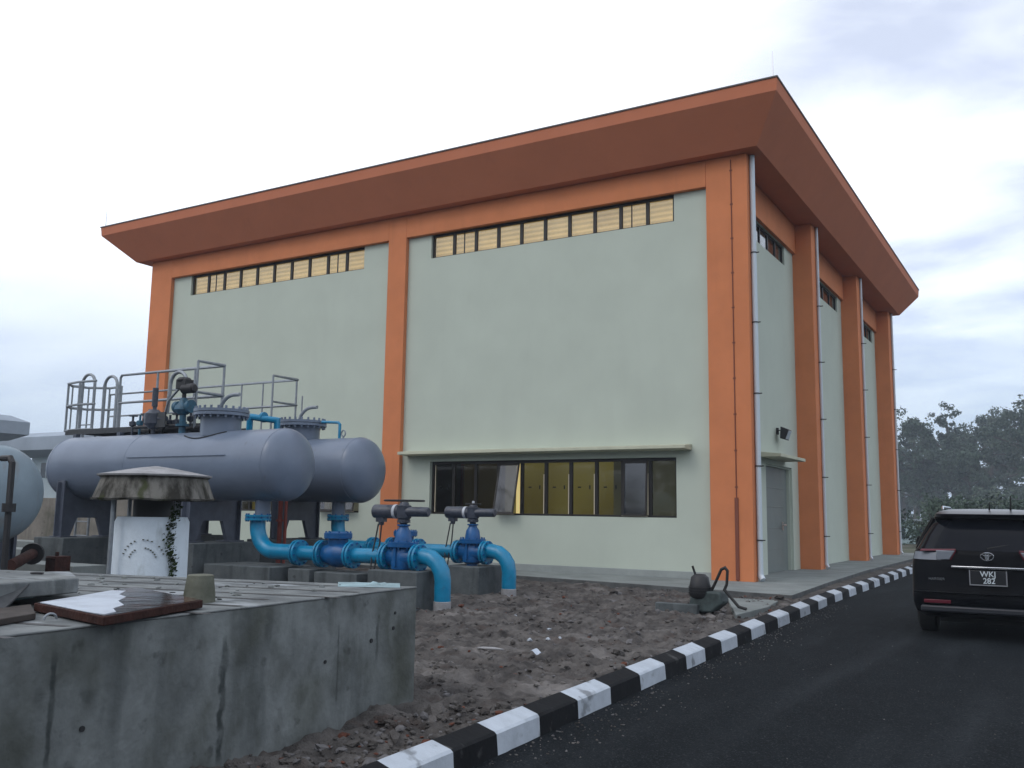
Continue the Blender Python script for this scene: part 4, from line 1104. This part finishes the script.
# rear wiper, mirrors, wheels
m = MB(); m.tube([(0,.12,1.16),(.25,.17,1.21),(.5,.20,1.22)], .010, 6); m.build('wiper', M['black'], car)
for s_ in (-1,1):
    m = MB(); m.lathe([(0,.03),(.03,.09),(.16,.10),(.24,.07),(.26,.02)], (s_*.86 if s_>0 else -1.12, 2.75, 1.17), 'x', 14)
    m.build('mirror', PB, car)
for y in (.95,3.62):
    for s_ in (-1,1):
        m = MB(); m.lathe([(-.11,.25),(-.115,.33),(-.09,.36),(.09,.36),(.115,.33),(.11,.25)], (s_*.80,y,.36), 'x', 32); w = m.build('wheel', M['black'], car, smooth=40)
        m = MB(); m.lathe([(-.09,.245),(.09,.245)], (s_*.80,y,.36), 'x', 28); m.build('rim', mat('alloy', (.35,.36,.38), .35, metal=.8) if 'alloy' not in bpy.data.materials else bpy.data.materials['alloy'], w)
m = MB(); m.box((-.6,.3,.2),(.6,4.2,.28)); m.build('underbody', M['black'], car)
MB().cyl((.5,.0,.27),(.5,.3,.27),.035,12).build('exhaust', M['dark'], car)
car.location = (-.955,13.46,0); car.rotation_euler.z = math.radians(1.5)

# ---------------------------------------------------------------- buildings far left
M['farwall'] = mat('far_white_wall', (.55,.64,.68), .85, var=.12, vs=.6)
M['farroof'] = mat('far_grey_roof', (.33,.38,.44), .8, var=.2, vs=.5)
M['farglass'] = mat('far_window', (.04,.06,.08), .2)
def small_house(name, label, x0, x1, y0, y1, zt, ov, zr, group):
    T = thing(name, label, 'building', ((x0+x1)/2,y0,0), group)
    MB().box((x0,y0,0),(x1,y1,zt)).build('wall', M['farwall'], T)
    m = MB(); lp = lambda o, z: [(x0-o,y0-o,z),(x1+o,y0-o,z),(x1+o,y1+o,z),(x0-o,y1+o,z)]
    Ls = [lp(-.3,zt),lp(ov*.35,zt),lp(ov,zt+.35),lp(ov,zr-.35),lp(ov*.35,zr)]
    for a, b in zip(Ls, Ls[1:]):
        for i in range(4): j = (i+1)%4; m.face([a[i],a[j],b[j],b[i]])
    m.face(Ls[-1]); m.face(Ls[0][::-1]); m.build('roof', M['farroof'], T, smooth=0)
    n = max(1, int((x1-x0)/3))
    for i in range(n):
        xc = x0+(x1-x0)*(i+.5)/n
        w = MB().box((xc-.6,y0-.04,zt-1.3),(xc+.6,y0+.02,zt-.35)).build('window', M['farglass'], T)
        MB().box((xc-.03,y0-.07,zt-1.3),(xc+.03,y0-.042,zt-.35)).build('mullion', M['farwall'], w)
    return T
a0 = on_y(31,420,26); a1 = on_y(10,440,26); at = on_y(30,419,30.3).z+.15; ab = on_y(30,435,30.3).z-.35
W2 = 3.2; ow = 1.1; a1 = on_y(30,425,26+W2+ow); a1.x -= ow
small_house('plant_house', 'grey flared roof and pale wall at the far left edge of the picture', a1.x-9, a1.x, 26, 26+W2, ab, ow, at, 'flat roofed plant houses')
b0 = on_y(20,440,36); b1 = on_y(36,460,36); bt_ = on_y(60,433,36).z; bb = on_y(40,452,36).z-.35
small_house('plant_house', 'low pale plant house with grey flared roof seen between the two grey tank ends', b0.x+1.5, b0.x+15, 36, 40, bb, 1.5, bt_, 'flat roofed plant houses')
# low wall or shed beneath the trees, right
p0, p1 = on_y(897,517,62), on_y(960,517,62)
T = thing('pale_shed', 'low pale blue shed under the trees just left of the black car', 'shed', (p0.x,62,0))
M['shed'] = mat('pale_blue_sheet_wall', (.40,.52,.56), .7, var=.3, vs=1.5, stretch=(6,1,1))
MB().box((p0.x-4,62,0),(p1.x-2.4,66,on_y(905,521,62).z)).build('wall', M['shed'], T)
m = MB(); zz = on_y(905,521,62).z; m.box((p0.x-4.3,61.7,zz+.002),(p1.x-2.1,66.3,zz+.12)); m.build('roof', M['farroof'], T)
for i in range(5): MB().box((p0.x-3+i*1.35,61.95,.3),(p0.x-2.3+i*1.35,61.998,zz-.3)).build('window', M['farglass'], T)

# ---------------------------------------------------------------- trees
LEAF = [mat('leaf_mid', (.075,.112,.08), .8, var=.5, vs=1.2, spec=.2), mat('leaf_dark', (.048,.078,.058), .8, var=.4, vs=1.2, spec=.2), mat('leaf_light', (.105,.14,.10), .8, var=.4, vs=1.2, spec=.2)]  # leaf colours lightened, part of the distance haze put into them
BARK = mat('bark', (.10,.09,.075), .9, var=.4, vs=6, bump=.5, bs=12)
def leaf(m, c, s_, mi):
    n_ = V((random.gauss(0,1),random.gauss(0,1),random.gauss(.5,1))).normalized(); u = n_.orthogonal().normalized()
    u = Matrix.Rotation(random.uniform(0,6.3),3,n_) @ u; w = n_.cross(u)
    m.face([c-u*s_, c-w*s_*.55, c+u*s_, c+w*s_*.55], mi)
def tree(name, label, x, y, h, w, seed, dens=1.0, airy=.0, low=.25, ls=.16):
    random.seed(seed)
    T = thing(name, label, 'tree', (x,y,0), 'trees behind the car')
    tr = MB(); tips = []
    lean = V((random.uniform(-.06,.06),random.uniform(-.06,.06),1))
    top = h*.80
    pts = [V((x,y,0))+V((lean.x*t*h+.15*math.sin(t*5+seed), lean.y*t*h, t*top)) for t in [i/7 for i in range(8)]]
    tr.tube(pts, [h*.030*(1-.8*i/7) for i in range(8)], 8)
    nb = int(15*dens)+5
    for i in range(nb):
        t = low+(1-low)*random.random()**.8
        k = min(6, int(t*7)); b0_ = pts[k].lerp(pts[k+1], t*7-k if t < 1 else 1)
        a = random.uniform(0,2*PI); reach = w*.5*random.uniform(.45,1.0)*math.sin(PI*min(.97,max(.22,(t-low)/(1-low)*.78+.2)))
        up_ = h*random.uniform(.05,.20)
        e = b0_+V((math.cos(a)*reach, math.sin(a)*reach, up_)); mid = b0_.lerp(e,.5)+V((0,0,-h*.012))
        tr.tube([b0_,mid,e], [h*.010,h*.007,h*.003], 6); tips += [(e,1.0),(mid,.7)]
        for q in range(2):
            e2 = mid+V((random.gauss(0,1),random.gauss(0,1),random.uniform(.1,1)))*w*.10
            tr.tube([mid,e2],[h*.005,h*.002],5); tips.append((e2,.7))
    tips.append((pts[-1]+V((0,0,h*.1)),.9))
    tr.build('trunk', BARK, T, smooth=60)
    cr = MB()
    for (c, k) in tips:
        R = w*random.uniform(.07,.135)*k*(1-airy*.4)+.15
        mi = random.choices((0,1,2),(.45,.33,.22))[0]
        for sub in range(3):
            c2 = c+V((random.gauss(0,.6),random.gauss(0,.6),random.gauss(0,.4)))*R
            for i in range(int(46*dens)):
                d = V((random.gauss(0,1),random.gauss(0,1),random.gauss(0,.65)))
                d = d.normalized()*random.random()**.45
                leaf(cr, c2+d*R*.62, ls*random.uniform(.6,1.3), mi if random.random()<.75 else random.choice((0,1,2)))
    cr.build('crown', LEAF, T, smooth=0)
    return T
def tpx(px, Y): return on_y(px, 500, Y).x
def topz(px, py, Y): return on_y(px, py, Y).z
specs = [  # px centre, py top, Y, width, airy, label
    (917,413,70,8.5,.0,'dense dark round-topped tree directly right of the building corner'),
    (903,440,88,7,.1,'small hazy tree peeping out right beside the last orange column'),
    (936,432,84,7,.1,'hazy tree filling the gap behind the round-topped tree'),
    (957,397,74,7,.6,'tallest airy tree with open crown against the sky'),
    (990,407,80,10,.1,'broad dense tree above the rear window of the black car'),
    (1014,425,90,8,.2,'far hazy tree behind the tree at the right edge'),
    (1034,397,66,9.5,.1,'near dark tree cut by the right edge of the picture'),
    (972,446,66,7,.1,'lower leafy tree in front of the tall airy one'),
    (1075,400,72,10,.1,'large tree beyond the right edge of the picture'),
    (880,450,95,9,.1,'far tree mostly hidden behind the last orange column'),
]
for i, (px, py, Y, w, ai, lab) in enumerate(specs):
    Y *= 2.2; w *= 1.75
    tree('leafy_tree', lab, tpx(px,Y), Y, topz(px,py,Y)*1.0, w, 11+i, 1.0, ai, .12, .25)
def bush(label, x, y, h, w, seed):
    random.seed(seed); T = thing('bush', label, 'bush', (x,y,0), 'bushes below the trees')
    m = MB(); st = MB()
    for i in range(8):
        a = random.uniform(0,6.3); st.tube([(x,y,0),(x+math.cos(a)*w*.2,y+math.sin(a)*w*.2,h*.6)],[.04,.015],5)
    st.build('stem', BARK, T)
    for i in range(26):
        c = V((x+random.gauss(0,w*.22), y+random.gauss(0,w*.2), h*random.uniform(.2,.85))); mi = random.choice((0,0,2,1))
        for k in range(60):
            d = V((random.gauss(0,1),random.gauss(0,1),random.gauss(0,.8))).normalized()*random.random()**.4
            q = c+d*w*.14; q.z = max(.03,q.z); leaf(m, q, random.uniform(.07,.14), mi)
    m.build('foliage', LEAF, T, smooth=0)
for i, (px, Y, h, w, lab) in enumerate(((927,58,2.6,4.5,'rounded green bush just left of the car roof'),(948,56,3.0,5,'taller bush showing above the left of the car roof'),(975,60,3.0,5.5,'bush showing above the middle of the car roof'),(1003,58,2.8,5,'bush showing above the antennas of the car'),(1035,57,2.8,5,'bush at the right edge of the picture'))):
    bush(lab, tpx(px,Y), Y, h, w, 60+i)
random.seed(5)
# distant tree line as one mass far beyond
m = MB()
for i in range(260):
    x = random.uniform(-190,190); y = random.uniform(232,250); h = random.uniform(5,8)
    mi = random.choice((0,1,1))
    for k in range(34):
        d = V((random.gauss(0,1),random.gauss(0,1),random.gauss(0,1))).normalized()*random.random()**.4
        leaf(m, V((x+d.x*4, y+d.y*4, max(.2,h*.55+d.z*h*.5))), random.uniform(.8,1.4), mi)
o = m.build('woodland', LEAF, smooth=0, kind='stuff'); tag(o, 'far off low line of woodland beyond the trees', 'woodland')

# unseen tree belt added behind the viewer to darken reflections and cut sky light
m = MB()
for i in range(300):
    a = random.uniform(PI*1.02, PI*2.12); rr = random.uniform(34,46); h = random.uniform(8,14)
    x = rr*math.cos(a); y = rr*math.sin(a)
    mi = random.choice((0,1,1))
    for k in range(40):
        d = V((random.gauss(0,1),random.gauss(0,1),random.gauss(0,1))).normalized()*random.random()**.4
        leaf(m, V((x+d.x*2.6, y+d.y*2.6, max(.2,h*.5+d.z*h*.5))), random.uniform(.5,.9), mi)
o = m.build('added_tree_belt', LEAF, smooth=0, kind='stuff'); tag(o, 'unseen belt of trees added behind the viewer to darken reflections', 'woodland')

# ---------------------------------------------------------------- haze
hz = MB().box((-230,-60,-1.2),(230,270,34)); ho = hz.build('haze', [], smooth=0) if False else None
me = bpy.data.meshes.new('haze'); me.from_pydata([tuple(v) for v in hz.v], [], hz.f); ho = bpy.data.objects.new('haze', me); C.objects.link(ho); ho['kind'] = 'stuff'
tag(ho, 'thin pale evening haze in the air over the whole yard', 'haze')
hm = bpy.data.materials.new('haze'); hm.use_nodes = True; nt = hm.node_tree; nt.nodes.remove(nt.nodes['Principled BSDF'])
pv = nt.nodes.new('ShaderNodeVolumePrincipled'); pv.inputs['Density'].default_value = .00105; pv.inputs['Color'].default_value = (.78,.88,1,1); pv.inputs['Anisotropy'].default_value = 0
nt.links.new(pv.outputs[0], nt.nodes['Material Output'].inputs['Volume']); me.materials.append(hm)

# ---------------------------------------------------------------- world
W = bpy.data.worlds.new('World'); S.world = W; W.use_nodes = True; nt = W.node_tree
bg = nt.nodes['Background']; out = nt.nodes['World Output']
SUN_EL, SUN_AZ = math.radians(48), math.radians(205)   # azimuth measured from +Y clockwise
sky = nt.nodes.new('ShaderNodeTexSky'); sky.sky_type = 'NISHITA'; sky.sun_disc = False; sky.sun_elevation = SUN_EL; sky.sun_rotation = SUN_AZ; sky.dust_density = 2
nt.links.new(sky.outputs[0], bg.inputs[0]); bg.inputs[1].default_value = .05
tc = nt.nodes.new('ShaderNodeTexCoord')
sep = nt.nodes.new('ShaderNodeSeparateXYZ'); nt.links.new(tc.outputs['Generated'], sep.inputs[0])
def mth(op, a, b=None, c=None, clamp=False):
    n = nt.nodes.new('ShaderNodeMath'); n.operation = op; n.use_clamp = clamp
    for i, v in enumerate((a,b,c)):
        if v is None: continue
        if isinstance(v, (int,float)): n.inputs[i].default_value = v
        else: nt.links.new(v, n.inputs[i])
    return n.outputs[0]
zc = mth('MAXIMUM', sep.outputs[2], 0.0); den = mth('ADD', zc, .22)
u = mth('DIVIDE', sep.outputs[0], den); v = mth('DIVIDE', sep.outputs[1], den)
cmb = nt.nodes.new('ShaderNodeCombineXYZ'); nt.links.new(u, cmb.inputs[0]); nt.links.new(v, cmb.inputs[1])
mp = nt.nodes.new('ShaderNodeMapping'); mp.inputs['Rotation'].default_value = (0,0,.5); mp.inputs['Scale'].default_value = (1.0,1.7,1); mp.inputs['Location'].default_value = (3.3,1.2,0)
nt.links.new(cmb.outputs[0], mp.inputs[0])
nz = nt.nodes.new('ShaderNodeTexNoise'); nz.inputs['Scale'].default_value = 2.1; nz.inputs['Detail'].default_value = 5; nz.inputs['Roughness'].default_value = .5; nz.inputs['Distortion'].default_value = .3
nt.links.new(mp.outputs[0], nz.inputs[0])
cr = nt.nodes.new('ShaderNodeValToRGB'); e = cr.color_ramp.elements
e[0].position = .36; e[0].color = (.70,.75,.89,1); e[1].position = .60; e[1].color = (1.22,1.26,1.30,1)
nt.links.new(nz.outputs[0], cr.inputs[0])
# brighter, thinner cloud towards the left (where the low sun hides), greyer near the horizon
dt = nt.nodes.new('ShaderNodeVectorMath'); dt.operation = 'DOT_PRODUCT'; nt.links.new(tc.outputs['Generated'], dt.inputs[0])
gd = (ray(330,60)).normalized(); dt.inputs[1].default_value = tuple(gd)
gl = nt.nodes.new('ShaderNodeMapRange'); gl.interpolation_type = 'SMOOTHSTEP'; gl.inputs['From Min'].default_value = .87; gl.inputs['From Max'].default_value = .97
nt.links.new(dt.outputs['Value'], gl.inputs['Value'])
mx = nt.nodes.new('ShaderNodeMix'); mx.data_type = 'RGBA'; nt.links.new(gl.outputs[0], mx.inputs[0]); nt.links.new(cr.outputs[0], mx.inputs[6]); mx.inputs[7].default_value = (1.25,1.27,1.3,1)
hr = nt.nodes.new('ShaderNodeMapRange'); hr.interpolation_type = 'SMOOTHSTEP'; hr.inputs['From Min'].default_value = 0; hr.inputs['From Max'].default_value = .30
hr.inputs['To Min'].default_value = 1; hr.inputs['To Max'].default_value = 0; nt.links.new(sep.outputs[2], hr.inputs['Value'])
mx2 = nt.nodes.new('ShaderNodeMix'); mx2.data_type = 'RGBA'; nt.links.new(hr.outputs[0], mx2.inputs[0]); nt.links.new(mx.outputs[2], mx2.inputs[6]); mx2.inputs[7].default_value = (.44,.55,.74,1)
b2 = nt.nodes.new('ShaderNodeBackground'); nt.links.new(mx2.outputs[2], b2.inputs[0]); b2.inputs[1].default_value = .92
ad = nt.nodes.new('ShaderNodeAddShader'); nt.links.new(bg.outputs[0], ad.inputs[0]); nt.links.new(b2.outputs[0], ad.inputs[1]); nt.links.new(ad.outputs[0], out.inputs[0])

sl_ = bpy.data.lights.new('sun', 'SUN'); sl_.energy = .5; sl_.angle = math.radians(25); sl_.color = (1,.96,.9)
so_ = bpy.data.objects.new('sun', sl_); C.objects.link(so_)
dvec = V((math.sin(SUN_AZ)*math.cos(SUN_EL), math.cos(SUN_AZ)*math.cos(SUN_EL), math.sin(SUN_EL)))
so_.rotation_euler = dvec.to_track_quat('Z','Y').to_euler()

# ---------------------------------------------------------------- camera
cam = bpy.data.cameras.new('camera'); co = bpy.data.objects.new('camera', cam); C.objects.link(co); S.camera = co
right = V((CX.x, CY.x, CZ.x)); down = V((CX.y, CY.y, CZ.y)); fwd = V((CX.z, CY.z, CZ.z))
Rm = Matrix((right, -down, -fwd)).transposed()
co.matrix_world = Matrix.Translation((0,0,H)) @ Rm.to_4x4()
cam.sensor_width = 36; cam.lens = 36*F/1024; cam.clip_start = .1; cam.clip_end = 3000
S.render.resolution_x = 1024; S.render.resolution_y = 768
S.view_settings.view_transform = 'Standard'; S.view_settings.look = 'None'; S.view_settings.exposure = 0; S.view_settings.gamma = 1
